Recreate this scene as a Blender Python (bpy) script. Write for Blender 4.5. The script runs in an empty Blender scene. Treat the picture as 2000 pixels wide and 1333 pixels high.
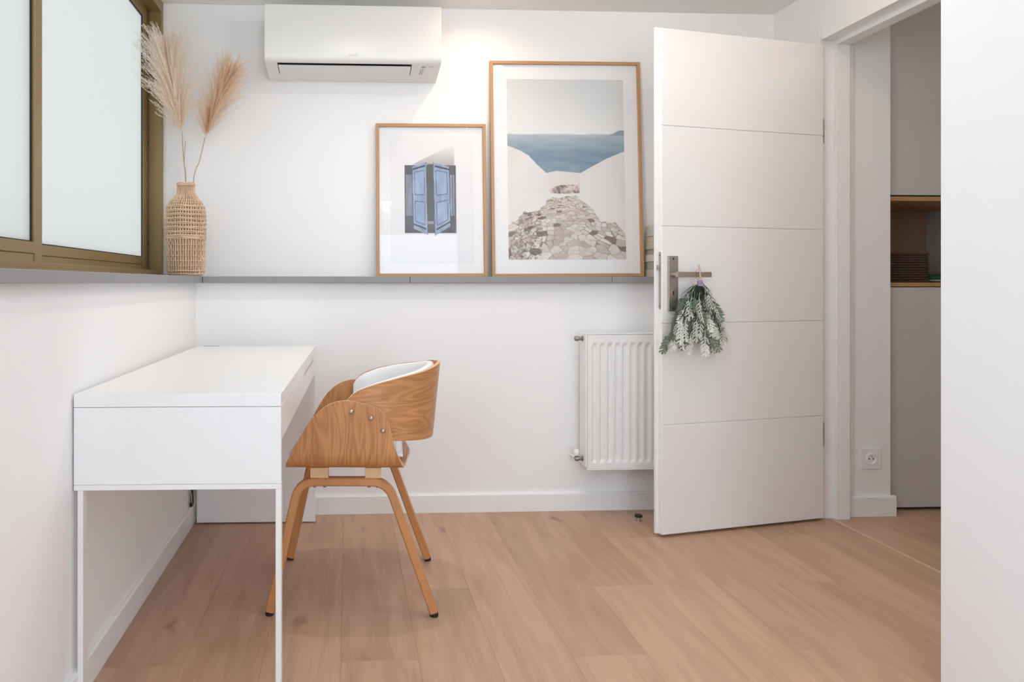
import bpy, bmesh, math, random
import numpy as np
from mathutils import Vector, Matrix, noise as mnoise

SC = bpy.context.scene
COL = SC.collection
random.seed(7)
PI = math.pi

# ------------------------------------------------------------------ camera
FPX, PX, PY, CAM_H = 1431.0, 748.0, 552.0, 1.02
YAW = math.atan(68 / FPX)
cam = bpy.data.cameras.new('camera')
cam.sensor_width = 36.0
cam.lens = 36.0 * FPX / 2000.0
cam.shift_x = (1000 - PX) / 2000.0
cam.shift_y = -(666.5 - PY) / 2000.0
cam.clip_start = 0.05
cam_o = bpy.data.objects.new('camera', cam)
COL.objects.link(cam_o)
cam_o.location = (0, 0, CAM_H)
cam_o.rotation_euler = (PI / 2, 0, -YAW)
SC.camera = cam_o

# ------------------------------------------------------------------ world, exposure
world = bpy.data.worlds.new('world')
SC.world = world
world.use_nodes = True
bg = world.node_tree.nodes['Background']
bg.inputs[0].default_value = (0.70, 0.86, 1.0, 1)
bg.inputs[1].default_value = 5.0
SC.view_settings.view_transform = 'Standard'
SC.view_settings.look = 'None'
SC.view_settings.gamma = 1.0
SC.view_settings.use_curve_mapping = False
SC.view_settings.exposure = 0.16
try:
    SC.cycles.max_bounces = 14
    SC.cycles.diffuse_bounces = 8
    SC.cycles.transparent_max_bounces = 24
    SC.cycles.sample_clamp_indirect = 6.0
except Exception:
    pass


def portal(name, loc, rot, sx, sy):
    l = bpy.data.lights.new(name, 'AREA')
    l.shape = 'RECTANGLE'
    l.size, l.size_y = sx, sy
    l.cycles.is_portal = True
    o = bpy.data.objects.new(name, l)
    COL.objects.link(o)
    o.location = loc
    o.rotation_euler = rot
    return o


# daylight: unseen openings added behind and beside the camera, plus the frosted window
portal('portal_rear', (0.86, -2.62, 1.13), (PI / 2, 0, 0), 1.1, 2.2)
portal('portal_side', (-0.99, -0.675, 1.67), (PI / 2, 0, -PI / 2), 2.35, 1.24)
portal('portal_window', (-0.99, 2.16, 1.67), (PI / 2, 0, -PI / 2), 2.5, 1.24)

# ------------------------------------------------------------------ materials
MATS = {}


def nt(name):
    m = bpy.data.materials.new(name)
    m.use_nodes = True
    t = m.node_tree
    return m, t, t.nodes['Principled BSDF']


def plain(name, col, rough=0.5, metal=0.0, bump=0.0, bscale=200, coat=0.0, var=0.0, vscale=3.0):
    if name in MATS:
        return MATS[name]
    m, t, b = nt(name)
    b.inputs['Base Color'].default_value = (*col, 1)
    b.inputs['Roughness'].default_value = rough
    b.inputs['Metallic'].default_value = metal
    if coat:
        b.inputs['Coat Weight'].default_value = coat
    tc = t.nodes.new('ShaderNodeTexCoord')
    if bump:
        n = t.nodes.new('ShaderNodeTexNoise')
        n.inputs['Scale'].default_value = bscale
        n.inputs['Detail'].default_value = 3
        bp = t.nodes.new('ShaderNodeBump')
        bp.inputs['Strength'].default_value = bump
        bp.inputs['Distance'].default_value = 0.002
        t.links.new(tc.outputs['Object'], n.inputs['Vector'])
        t.links.new(n.outputs['Fac'], bp.inputs['Height'])
        t.links.new(bp.outputs['Normal'], b.inputs['Normal'])
    if var:
        n2 = t.nodes.new('ShaderNodeTexNoise')
        n2.inputs['Scale'].default_value = vscale
        n2.inputs['Detail'].default_value = 4
        mx = t.nodes.new('ShaderNodeMix')
        mx.data_type = 'RGBA'
        mx.inputs['A'].default_value = (*[c * (1 - var) for c in col], 1)
        mx.inputs['B'].default_value = (*[min(1, c * (1 + var)) for c in col], 1)
        t.links.new(tc.outputs['Object'], n2.inputs['Vector'])
        t.links.new(n2.outputs['Fac'], mx.inputs['Factor'])
        t.links.new(mx.outputs['Result'], b.inputs['Base Color'])
    MATS[name] = m
    return m


def wood(name, light, dark, coord='Object', across=(1, 0, 0), scale=12.0, stretch=7.0, rings=38.0, fine=0.35,
         rough=0.45, rand=False, knots=False, contrast=1.0):
    """grain runs along the axis where `across` is 0 and the stretch applies; coordinates in metres"""
    m, t, b = nt(name)
    N, L = t.nodes, t.links
    tc = N.new('ShaderNodeTexCoord')
    src = tc.outputs[coord]
    if rand:
        oi = N.new('ShaderNodeObjectInfo')
        ml = N.new('ShaderNodeMath'); ml.operation = 'MULTIPLY'; ml.inputs[1].default_value = 37.0
        L.new(oi.outputs['Random'], ml.inputs[0])
        cb = N.new('ShaderNodeCombineXYZ')
        L.new(ml.outputs[0], cb.inputs[0]); L.new(ml.outputs[0], cb.inputs[1]); L.new(ml.outputs[0], cb.inputs[2])
        ad = N.new('ShaderNodeVectorMath'); ad.operation = 'ADD'
        L.new(src, ad.inputs[0]); L.new(cb.outputs[0], ad.inputs[1])
        src = ad.outputs[0]

    def mapped(sc_a, sc_l):
        mp = N.new('ShaderNodeMapping')
        mp.inputs['Scale'].default_value = tuple(sc_a if a else sc_l for a in across)
        L.new(src, mp.inputs['Vector'])
        return mp.outputs[0]
    n1 = N.new('ShaderNodeTexNoise')
    n1.inputs['Scale'].default_value = 1.0
    n1.inputs['Detail'].default_value = 2.0
    n1.inputs['Distortion'].default_value = 0.3
    L.new(mapped(scale, scale / stretch), n1.inputs['Vector'])
    s = N.new('ShaderNodeMath'); s.operation = 'MULTIPLY'; s.inputs[1].default_value = rings
    L.new(n1.outputs['Fac'], s.inputs[0])
    sn = N.new('ShaderNodeMath'); sn.operation = 'SINE'
    L.new(s.outputs[0], sn.inputs[0])
    mr = N.new('ShaderNodeMapRange')
    mr.inputs['From Min'].default_value = -1
    L.new(sn.outputs[0], mr.inputs['Value'])
    n2 = N.new('ShaderNodeTexNoise')
    n2.inputs['Scale'].default_value = 1.0
    n2.inputs['Detail'].default_value = 5.0
    L.new(mapped(scale * 16, scale * 0.55), n2.inputs['Vector'])
    n3 = N.new('ShaderNodeTexNoise')
    n3.inputs['Scale'].default_value = 1.0
    n3.inputs['Detail'].default_value = 3.0
    L.new(mapped(scale * 0.8, scale * 0.12), n3.inputs['Vector'])
    mixa = N.new('ShaderNodeMix'); mixa.inputs['Factor'].default_value = fine
    L.new(mr.outputs[0], mixa.inputs['A']); L.new(n2.outputs['Fac'], mixa.inputs['B'])
    mixb = N.new('ShaderNodeMix'); mixb.inputs['Factor'].default_value = 0.45
    L.new(mixa.outputs['Result'], mixb.inputs['A']); L.new(n3.outputs['Fac'], mixb.inputs['B'])
    fac = mixb.outputs['Result']
    if contrast != 1.0:
        mc = N.new('ShaderNodeMapRange')
        mc.inputs['From Min'].default_value = 0.5 - 0.5 / contrast
        mc.inputs['From Max'].default_value = 0.5 + 0.5 / contrast
        L.new(fac, mc.inputs['Value'])
        fac = mc.outputs[0]
    rp = N.new('ShaderNodeMix'); rp.data_type = 'RGBA'
    rp.inputs['A'].default_value = (*dark, 1)
    rp.inputs['B'].default_value = (*light, 1)
    L.new(fac, rp.inputs['Factor'])
    out = rp.outputs['Result']
    if knots:
        vo = N.new('ShaderNodeTexVoronoi')
        vo.inputs['Scale'].default_value = 1.0
        vo.inputs['Randomness'].default_value = 1.0
        mp = N.new('ShaderNodeMapping')
        mp.inputs['Scale'].default_value = (6.0, 2.2, 1.0)
        dn = N.new('ShaderNodeTexNoise'); dn.inputs['Scale'].default_value = 14.0
        L.new(src, dn.inputs['Vector'])
        vm = N.new('ShaderNodeVectorMath'); vm.operation = 'SCALE'; vm.inputs['Scale'].default_value = 0.07
        L.new(dn.outputs['Color'], vm.inputs[0])
        va = N.new('ShaderNodeVectorMath'); va.operation = 'ADD'
        L.new(src, va.inputs[0]); L.new(vm.outputs[0], va.inputs[1])
        L.new(va.outputs[0], mp.inputs['Vector'])
        L.new(mp.outputs[0], vo.inputs['Vector'])
        kr = N.new('ShaderNodeMapRange')
        kr.interpolation_type = 'SMOOTHSTEP'
        kr.inputs['From Min'].default_value = 0.02
        kr.inputs['From Max'].default_value = 0.17
        kr.inputs['To Min'].default_value = 0.75
        kr.inputs['To Max'].default_value = 0.0
        L.new(vo.outputs['Distance'], kr.inputs['Value'])
        km = N.new('ShaderNodeMix'); km.data_type = 'RGBA'
        km.inputs['B'].default_value = (dark[0] * 0.62, dark[1] * 0.56, dark[2] * 0.52, 1)
        L.new(kr.outputs[0], km.inputs['Factor'])
        L.new(out, km.inputs['A'])
        out = km.outputs['Result']
    if rand:
        hv = N.new('ShaderNodeHueSaturation')
        mv = N.new('ShaderNodeMapRange')
        mv.inputs['To Min'].default_value = 0.92
        mv.inputs['To Max'].default_value = 1.06
        L.new(oi.outputs['Random'], mv.inputs['Value'])
        L.new(mv.outputs[0], hv.inputs['Value'])
        L.new(out, hv.inputs['Color'])
        out = hv.outputs['Color']
    L.new(out, b.inputs['Base Color'])
    b.inputs['Roughness'].default_value = rough
    bp = N.new('ShaderNodeBump')
    bp.inputs['Strength'].default_value = 0.12
    bp.inputs['Distance'].default_value = 0.001
    L.new(n2.outputs['Fac'], bp.inputs['Height'])
    L.new(bp.outputs['Normal'], b.inputs['Normal'])
    MATS[name] = m
    return m


WALL = plain('wall_paint', (0.88, 0.875, 0.875), 0.6, bump=0.06, bscale=260)
CEIL = plain('ceiling_paint', (0.87, 0.86, 0.845), 0.7, bump=0.04)
TRIMW = plain('white_trim', (0.86, 0.855, 0.855), 0.35)
DOORW = plain('door_lacquer', (0.86, 0.845, 0.835), 0.35)
SILL = plain('grey_sill', (0.27, 0.265, 0.265), 0.45, bump=0.1, bscale=90, var=0.06)
BRONZE = plain('bronze_aluminium', (0.30, 0.205, 0.085), 0.38, metal=0.35)
BLACK = plain('black_rubber', (0.012, 0.011, 0.011), 0.5)
DESKW = plain('desk_white', (0.86, 0.85, 0.85), 0.3)
METALW = plain('white_metal', (0.84, 0.82, 0.81), 0.3)
STEEL = plain('brushed_steel', (0.47, 0.41, 0.36), 0.36, metal=0.85, bump=0.05, bscale=120, var=0.06)
CHROME = plain('chrome', (0.6, 0.58, 0.55), 0.18, metal=1.0)
ACW = plain('ac_plastic', (0.85, 0.835, 0.815), 0.32)
ACD = plain('ac_dark', (0.012, 0.012, 0.015), 0.5)
GREYP = plain('grey_print', (0.33, 0.35, 0.38), 0.5)
RADW = plain('radiator_enamel', (0.85, 0.84, 0.825), 0.3)
LEATH = plain('white_leather', (0.86, 0.86, 0.87), 0.45, bump=0.08, bscale=420)
RATTAN = plain('rattan', (0.74, 0.53, 0.37), 0.55, var=0.28, vscale=45)
RATTAN_D = plain('rattan_shell', (0.44, 0.28, 0.17), 0.7, var=0.2, vscale=60)
STRAW = plain('dry_stem', (0.50, 0.38, 0.23), 0.6, var=0.2, vscale=30)
CABG = plain('cabinet_grey', (0.60, 0.57, 0.54), 0.4)
WICK = plain('dark_wicker', (0.075, 0.038, 0.022), 0.6, var=0.5, vscale=70)
GREEN = plain('green_felt', (0.02, 0.10, 0.045), 0.7)
PORC = plain('white_porcelain', (0.75, 0.77, 0.76), 0.3)
LILAC = plain('lilac_ribbon', (0.36, 0.29, 0.42), 0.6)
TWINE = plain('twine', (0.52, 0.44, 0.34), 0.7)
MAT_BOARD = plain('mat_board', (0.82, 0.815, 0.83), 0.6)
CABLE_B = plain('cable_black', (0.01, 0.01, 0.01), 0.4)
CABLE_G = plain('cable_grey', (0.50, 0.48, 0.46), 0.4)

FLOORW = wood('oak_plank', (0.60, 0.39, 0.27), (0.385, 0.23, 0.145), across=(1, 0, 0), scale=13.0, stretch=10.0,
              rings=20.0, fine=0.68, rough=0.42, rand=True, knots=True, contrast=1.6)
ASH_UV = wood('ash_ply', (0.68, 0.335, 0.135), (0.34, 0.125, 0.035), coord='UV', across=(1, 0, 1), scale=17.0, stretch=7.5,
              rings=70.0, fine=0.55, rough=0.36, contrast=1.45)
ASH_X = wood('ash_solid', (0.62, 0.28, 0.105), (0.40, 0.16, 0.05), coord='Object', across=(1, 1, 0), scale=16.0,
             stretch=10.0, rings=14.0, fine=0.5, rough=0.36)
PLYEDGE = plain('ply_edge', (0.70, 0.44, 0.24), 0.5, var=0.1, vscale=40)
OAKF_V = wood('oak_frame', (0.56, 0.33, 0.165), (0.40, 0.215, 0.095), across=(1, 1, 0), scale=40.0, stretch=12.0, rings=8.0,
              fine=0.6, rough=0.45)
OAKF_H = wood('oak_frame_rail', (0.56, 0.33, 0.165), (0.40, 0.215, 0.095), across=(0, 1, 1), scale=40.0, stretch=12.0,
              rings=8.0, fine=0.6, rough=0.45)
OAKN = wood('oak_niche', (0.52, 0.33, 0.20), (0.36, 0.22, 0.125), across=(1, 1, 0), scale=26.0, stretch=14.0, rings=10.0,
            fine=0.6, rough=0.5)
OAKB = wood('oak_board', (0.52, 0.31, 0.15), (0.40, 0.22, 0.10), across=(0, 1, 1), scale=26.0, stretch=14.0, rings=10.0,
            fine=0.6, rough=0.45)


def frosted():
    m, t, b = nt('frosted_glass')
    N, L = t.nodes, t.links
    tr = N.new('ShaderNodeBsdfTranslucent')
    tr.inputs['Color'].default_value = (0.458, 0.427, 0.395, 1)
    gl = N.new('ShaderNodeBsdfGlossy')
    gl.inputs['Roughness'].default_value = 0.3
    mx = N.new('ShaderNodeMixShader')
    mx.inputs[0].default_value = 0.05
    n = N.new('ShaderNodeTexNoise')
    n.inputs['Scale'].default_value = 130
    n.inputs['Detail'].default_value = 2
    tc = N.new('ShaderNodeTexCoord')
    bp = N.new('ShaderNodeBump')
    bp.inputs['Strength'].default_value = 0.25
    bp.inputs['Distance'].default_value = 0.002
    L.new(tc.outputs['Object'], n.inputs['Vector'])
    L.new(n.outputs['Fac'], bp.inputs['Height'])
    L.new(bp.outputs['Normal'], gl.inputs['Normal'])
    L.new(bp.outputs['Normal'], tr.inputs['Normal'])
    L.new(tr.outputs[0], mx.inputs[1]); L.new(gl.outputs[0], mx.inputs[2])
    L.new(mx.outputs[0], N['Material Output'].inputs['Surface'])
    return m


def clear_glass():
    m, t, b = nt('picture_glass')
    N, L = t.nodes, t.links
    tr = N.new('ShaderNodeBsdfTransparent')
    gl = N.new('ShaderNodeBsdfGlossy')
    gl.inputs['Roughness'].default_value = 0.02
    mx = N.new('ShaderNodeMixShader')
    mx.inputs[0].default_value = 0.022
    L.new(tr.outputs[0], mx.inputs[1]); L.new(gl.outputs[0], mx.inputs[2])
    L.new(mx.outputs[0], N['Material Output'].inputs['Surface'])
    return m


def print_mat():
    m, t, b = nt('art_print')
    a = t.nodes.new('ShaderNodeAttribute')
    a.attribute_name = 'ink'
    t.links.new(a.outputs['Color'], b.inputs['Base Color'])
    b.inputs['Roughness'].default_value = 0.6
    return m


def fluff(name, light, dark, trans=0.5):
    m, t, b = nt(name)
    N, L = t.nodes, t.links
    d = N.new('ShaderNodeBsdfDiffuse')
    tr = N.new('ShaderNodeBsdfTranslucent')
    a = N.new('ShaderNodeAttribute'); a.attribute_name = 'tone'
    mx = N.new('ShaderNodeMix'); mx.data_type = 'RGBA'
    mx.inputs['A'].default_value = (*dark, 1)
    mx.inputs['B'].default_value = (*light, 1)
    L.new(a.outputs['Fac'], mx.inputs['Factor'])
    L.new(mx.outputs['Result'], d.inputs['Color']); L.new(mx.outputs['Result'], tr.inputs['Color'])
    ms = N.new('ShaderNodeMixShader'); ms.inputs[0].default_value = trans
    L.new(d.outputs[0], ms.inputs[1]); L.new(tr.outputs[0], ms.inputs[2])
    L.new(ms.outputs[0], N['Material Output'].inputs['Surface'])
    return m


def emit(name, col, s):
    m, t, b = nt(name)
    b.inputs['Base Color'].default_value = (*col, 1)
    b.inputs['Emission Color'].default_value = (*col, 1)
    b.inputs['Emission Strength'].default_value = s
    return m


FROST = frosted()
PGLASS = clear_glass()
PRINT = print_mat()
FLUFF = fluff('pampas_cream', (0.97, 0.93, 0.87), (0.90, 0.75, 0.60))
FLUFF2 = fluff('pampas_tan', (0.95, 0.84, 0.71), (0.82, 0.62, 0.45))
LEAF_S = fluff('leaf_silver', (0.84, 0.85, 0.80), (0.50, 0.54, 0.48), 0.2)
LEAF_G = fluff('leaf_green', (0.21, 0.26, 0.19), (0.06, 0.08, 0.055), 0.2)


# ------------------------------------------------------------------ helpers
def link(name, me, mat=None, parent=None, loc=None, rot=None):
    o = bpy.data.objects.new(name, me)
    COL.objects.link(o)
    if mat is not None and me is not None and not me.materials:
        for mm in (mat if isinstance(mat, (list, tuple)) else [mat]):
            me.materials.append(mm)
    if parent is not None:
        o.parent = parent
    if loc is not None:
        o.location = loc
    if rot is not None:
        o.rotation_euler = rot
    return o


def tag(o, label=None, cat=None, group=None, kind=None):
    if label: o['label'] = label
    if cat: o['category'] = cat
    if group: o['group'] = group
    if kind: o['kind'] = kind
    return o


def empty(name, loc=(0, 0, 0), rz=0.0):
    o = bpy.data.objects.new(name, None)
    o.empty_display_size = 0.05
    COL.objects.link(o)
    o.location = loc
    o.rotation_euler = (0, 0, rz)
    return o


def bm_mesh(bm, name, smooth=False, angle=None):
    me = bpy.data.meshes.new(name)
    bmesh.ops.recalc_face_normals(bm, faces=bm.faces[:])
    if smooth:
        for f in bm.faces: f.smooth = True
        if angle:
            for e in bm.edges:
                if len(e.link_faces) == 2 and e.calc_face_angle(0) > angle:
                    e.smooth = False
    bm.to_mesh(me)
    bm.free()
    return me


def add_box(bm, x0, x1, y0, y1, z0, z1):
    v = [bm.verts.new(p) for p in ((x0, y0, z0), (x1, y0, z0), (x1, y1, z0), (x0, y1, z0),
                                   (x0, y0, z1), (x1, y0, z1), (x1, y1, z1), (x0, y1, z1))]
    for f in ((0, 3, 2, 1), (4, 5, 6, 7), (0, 1, 5, 4), (1, 2, 6, 5), (2, 3, 7, 6), (3, 0, 4, 7)):
        bm.faces.new([v[i] for i in f])
    return v


def box_mesh(name, x0, x1, y0, y1, z0, z1, bevel=0.0, seg=2):
    bm = bmesh.new()
    add_box(bm, x0, x1, y0, y1, z0, z1)
    if bevel:
        bmesh.ops.bevel(bm, geom=bm.edges[:], offset=bevel, segments=seg, affect='EDGES', profile=0.5)
    return bm_mesh(bm, name)


def box(name, x0, x1, y0, y1, z0, z1, mat, parent=None, bevel=0.0, seg=2):
    return link(name, box_mesh(name, x0, x1, y0, y1, z0, z1, bevel, seg), mat, parent)


def boxes(name, lst, mat, parent=None):
    bm = bmesh.new()
    for b in lst: add_box(bm, *b)
    return link(name, bm_mesh(bm, name), mat, parent)


def prism_mesh(name, pts, a0, a1, axis='y', bevel=0.0, smooth=False):
    """polygon pts extruded along an axis; pts are the other two coordinates in xyz order"""
    bm = bmesh.new()

    def P(p, a):
        if axis == 'y': return (p[0], a, p[1])
        if axis == 'x': return (a, p[0], p[1])
        return (p[0], p[1], a)
    A = [bm.verts.new(P(p, a0)) for p in pts]
    B = [bm.verts.new(P(p, a1)) for p in pts]
    bm.faces.new(A)
    bm.faces.new(B[::-1])
    n = len(pts)
    for i in range(n):
        bm.faces.new((A[i], A[(i + 1) % n], B[(i + 1) % n], B[i]))
    if bevel:
        bmesh.ops.bevel(bm, geom=bm.edges[:], offset=bevel, segments=2, affect='EDGES')
    return bm_mesh(bm, name, smooth=smooth, angle=0.6)


def add_tube(bm, pts, r, seg=8, taper=None, caps=True, rect=None, up=Vector((0, 1, 0))):
    """round tube (or rect=(w,h) bar) along pts"""
    pts = [Vector(p) for p in pts]
    n = len(pts)
    rings = []
    prev = None
    for i, p in enumerate(pts):
        d = (pts[min(i + 1, n - 1)] - pts[max(i - 1, 0)]).normalized()
        if prev is None:
            u = up - d * up.dot(d)
            if u.length < 1e-4:
                u = Vector((1, 0, 0)) - d * d.x
        else:
            u = prev - d * prev.dot(d)
        u.normalize()
        prev = u
        w = d.cross(u)
        k = taper(i / (n - 1)) if taper else 1.0
        if rect:
            a, c = rect[0] / 2 * k, rect[1] / 2 * k
            q = min(a, c) * 0.28
            offs = [(a, c - q), (a - q, c), (-a + q, c), (-a, c - q), (-a, -c + q), (-a + q, -c), (a - q, -c), (a, -c + q)]
            ring = [bm.verts.new(p + u * x + w * y) for x, y in offs]
        else:
            ring = [bm.verts.new(p + (u * math.cos(2 * PI * j / seg) + w * math.sin(2 * PI * j / seg)) * r * k)
                    for j in range(seg)]
        rings.append(ring)
    m = len(rings[0])
    for i in range(n - 1):
        for j in range(m):
            bm.faces.new((rings[i][j], rings[i][(j + 1) % m], rings[i + 1][(j + 1) % m], rings[i + 1][j]))
    if caps:
        bm.faces.new(rings[0][::-1])
        bm.faces.new(rings[-1])


def tube(name, pts, r, mat, parent=None, seg=8, taper=None, rect=None, up=Vector((0, 1, 0))):
    bm = bmesh.new()
    add_tube(bm, pts, r, seg, taper, True, rect, up)
    return link(name, bm_mesh(bm, name, smooth=True, angle=0.7), mat, parent)


def lathe_mesh(name, prof, seg=32, axis='z', angle=0.6):
    bm = bmesh.new()

    def P(r, a, h):
        c, s = r * math.cos(a), r * math.sin(a)
        return (c, s, h) if axis == 'z' else ((c, h, s) if axis == 'y' else (h, c, s))
    rings = []
    for r, h in prof:
        if r < 1e-6:
            rings.append([bm.verts.new(P(0, 0, h))])
        else:
            rings.append([bm.verts.new(P(r, 2 * PI * j / seg, h)) for j in range(seg)])
    for A, B in zip(rings, rings[1:]):
        for j in range(seg):
            k = (j + 1) % seg
            if len(A) == 1 and len(B) == 1: continue
            if len(A) == 1: bm.faces.new((A[0], B[k], B[j]))
            elif len(B) == 1: bm.faces.new((A[j], A[k], B[0]))
            else: bm.faces.new((A[j], A[k], B[k], B[j]))
    return bm_mesh(bm, name, smooth=True, angle=angle)


def lathe(name, prof, mat, parent=None, loc=None, seg=32, axis='z'):
    return link(name, lathe_mesh(name, prof, seg, axis), mat, parent, loc)


def thick_sheet(name, grid, uv, thick, mat, parent, side=1, edge_mat=None):
    """grid[i][j] of points turned into a sheet of given thickness; normals from the grid; uv[i][j]"""
    R, C = len(grid), len(grid[0])
    G = [[Vector(p) for p in row] for row in grid]
    nrm = []
    for i in range(R):
        row = []
        for j in range(C):
            du = G[min(i + 1, R - 1)][j] - G[max(i - 1, 0)][j]
            dv = G[i][min(j + 1, C - 1)] - G[i][max(j - 1, 0)]
            n = du.cross(dv)
            if n.length < 1e-9: n = Vector((0, 1, 0))
            row.append(n.normalized() * side)
        nrm.append(row)
    bm = bmesh.new()
    uvl = bm.loops.layers.uv.new('UVMap')
    A = [[bm.verts.new(G[i][j]) for j in range(C)] for i in range(R)]
    B = [[bm.verts.new(G[i][j] + nrm[i][j] * thick) for j in range(C)] for i in range(R)]

    def face(vs, uvs, mi):
        try:
            f = bm.faces.new(vs)
        except ValueError:
            return
        f.material_index = mi
        f.smooth = True
        for l, q in zip(f.loops, uvs): l[uvl].uv = q
    for i in range(R - 1):
        for j in range(C - 1):
            q = [uv[i][j], uv[i + 1][j], uv[i + 1][j + 1], uv[i][j + 1]]
            face((A[i][j], A[i + 1][j], A[i + 1][j + 1], A[i][j + 1]), q, 0)
            face((B[i][j], B[i][j + 1], B[i + 1][j + 1], B[i + 1][j]), [q[0], q[3], q[2], q[1]], 0)
    rim = [(i, 0) for i in range(R)] + [(R - 1, j) for j in range(1, C)] + [(i, C - 1) for i in range(R - 2, -1, -1)] + \
          [(0, j) for j in range(C - 2, 0, -1)]
    for k in range(len(rim)):
        (a, b), (c, d) = rim[k], rim[(k + 1) % len(rim)]
        face((A[a][b], A[c][d], B[c][d], B[a][b]), [uv[a][b], uv[c][d], uv[c][d], uv[a][b]], 1 if edge_mat else 0)
    for e in bm.edges:
        ms = {f.material_index for f in e.link_faces}
        if len(e.link_faces) == 2 and (len(ms) > 1 or e.calc_face_angle(0) > 0.9): e.smooth = False
    bmesh.ops.recalc_face_normals(bm, faces=bm.faces[:])
    me = bpy.data.meshes.new(name)
    bm.to_mesh(me)
    bm.free()
    return link(name, me, [mat, edge_mat] if edge_mat else mat, parent)


def interp(x, xs, ys):
    return float(np.interp(x, xs, ys))


# ------------------------------------------------------------------ key planes of the room (metres)
XL, XLW = -0.665, -0.85          # lower left wall face, window plane
YB, YBU = 3.241, 3.42            # lower back wall face, upper back wall face
XR, XRH = 2.04, 2.185            # right wall: room face, hall face
ZC = 2.305                       # ceiling
ZS0, ZS1 = 1.018, 1.046          # ledge underside and top
YREAR = -2.6
XRR = 3.4                        # far side of the hall and of the front of the room
YJ = 3.05                        # far door jamb
YJ2 = 2.20                       # near door jamb

# ------------------------------------------------------------------ setting
floor = empty('floor')
tag(floor, 'oak plank floor running from the viewer towards the back wall', kind='structure')
PW, PL = 0.21, 1.3575
sub = box('subfloor', -0.95, XRR, YREAR, 4.0, -0.10, -0.0105, plain('screed', (0.25, 0.16, 0.11), 0.8), floor)
_pl = {}
k0 = int(math.floor((-0.68 + 0.02) / PW))
for k in range(k0, 17):
    xa = -0.02 + k * PW
    off = 1.972 + 0.4525 * (k % 3)
    for j in range(-4, 3):
        ya, yb = off + j * PL, off + (j + 1) * PL
        x0, x1 = max(xa, -0.664), min(xa + PW, XRR)
        if xa + PW > 2.39:
            ymax = 4.0
        else:
            ymax = YB if xa < 2.0 else 3.10
        ya, yb = max(ya, YREAR), min(yb, ymax)
        if yb - ya < 0.01 or x1 - x0 < 0.01: continue
        key = (round(x1 - x0, 4), round(yb - ya, 4))
        if key not in _pl:
            w, l = key
            bm = bmesh.new()
            add_box(bm, 0.0001, w - 0.0001, 0.0001, l - 0.0001, -0.0105, 0)
            bmesh.ops.bevel(bm, geom=[e for e in bm.edges if all(v.co.z > -0.001 for v in e.verts)], offset=0.0005,
                            segments=1, affect='EDGES')
            _pl[key] = bm_mesh(bm, 'plank')
        link('plank', _pl[key], FLOORW, floor, (x0, ya, 0))

tag(box('wall_left', -1.05, XL, YREAR, 3.6, 0.0, ZS0, WALL), 'white lower wall under the window sill', kind='structure')
tag(boxes('wall_left_upper', [(-1.05, XLW - 0.02, YREAR, -1.85, ZS0, ZC), (-1.05, XLW - 0.02, 0.50, 0.90, ZS0, ZC)], WALL), 'white wall beside the window', kind='structure')
tag(box('wall_back', XL, XR, YB, 3.6, 0.0, ZS0, WALL), 'white lower back wall under the grey ledge', kind='structure')
tag(box('wall_back_upper', -1.05, XR, YBU, 3.6, ZS0, ZC, WALL), 'white upper back wall behind the air conditioner and pictures',
    kind='structure')
tag(boxes('wall_right', [(XR, XRH - 0.012, YJ + 0.045, 3.6, 0, ZC), (XR, XRH - 0.012, YJ2 - 0.045, YJ + 0.045, 2.075, ZC),
                         (XR, XRH - 0.012, 1.75, YJ2 - 0.045, 0, ZC)], WALL),
    'white wall around the open doorway', kind='structure')
tag(box('wall_partition', 1.469, 1.60, YREAR, 1.75, 0, ZC, plain('partition_paint', (0.86, 0.865, 0.88), 0.55, bump=0.05)),
    'plain white wall end at the right edge of the view', kind='structure')
tag(boxes('wall_recess', [(1.60, XRR, 1.65, 1.75, 0, ZC)], WALL), 'white wall closing the doorway recess', kind='structure')
tag(boxes('wall_hall', [(XRH - 0.012, 2.372, 3.10, 3.9, 0, ZC)], WALL), 'white hall wall with the socket', kind='structure')
tag(boxes('wall_hall_far', [(XRR, XRR + 0.1, 1.65, 4.0, 0, ZC), (2.372, XRR, 3.9, 4.0, 0, ZC)], WALL),
    'white far walls of the hall', kind='structure')
tag(boxes('wall_rear', [(-1.05, 0.30, YREAR - 0.1, YREAR, 0, ZC), (1.42, 1.60, YREAR - 0.1, YREAR, 0, ZC),
                        (0.30, 1.42, YREAR - 0.1, YREAR, 2.24, ZC)], WALL), 'white rear wall with an unseen opening added for daylight',
    kind='structure')  # opening left in the unseen wall to brighten the room
tag(box('ceiling', -1.05, XRR + 0.1, YREAR - 0.1, 4.0, ZC, ZC + 0.1, CEIL), 'flat white ceiling', kind='structure')

# ledges: grey sill under the window, grey shelf along the back wall
t1 = empty('trim_1'); tag(t1, 'grey stone sill under the window', kind='structure')
box('sill_slab', -0.95, -0.63, YREAR, 3.60, ZS0, ZS1, SILL, t1, 0.002)
t2 = empty('trim_2'); tag(t2, 'grey ledge along the back wall', kind='structure')
for a, b_ in ((-0.6285, 0.27), (0.2715, 1.17), (1.1715, XR)):
    box('ledge_slab', a, b_, 3.20, YBU, ZS0, ZS1, SILL, t2, 0.002)

# baseboards
def base_profile(h=0.081, t=0.015):
    return [(0, 0), (t, 0), (t, h - 0.006), (t - 0.004, h), (0, h)]


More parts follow.
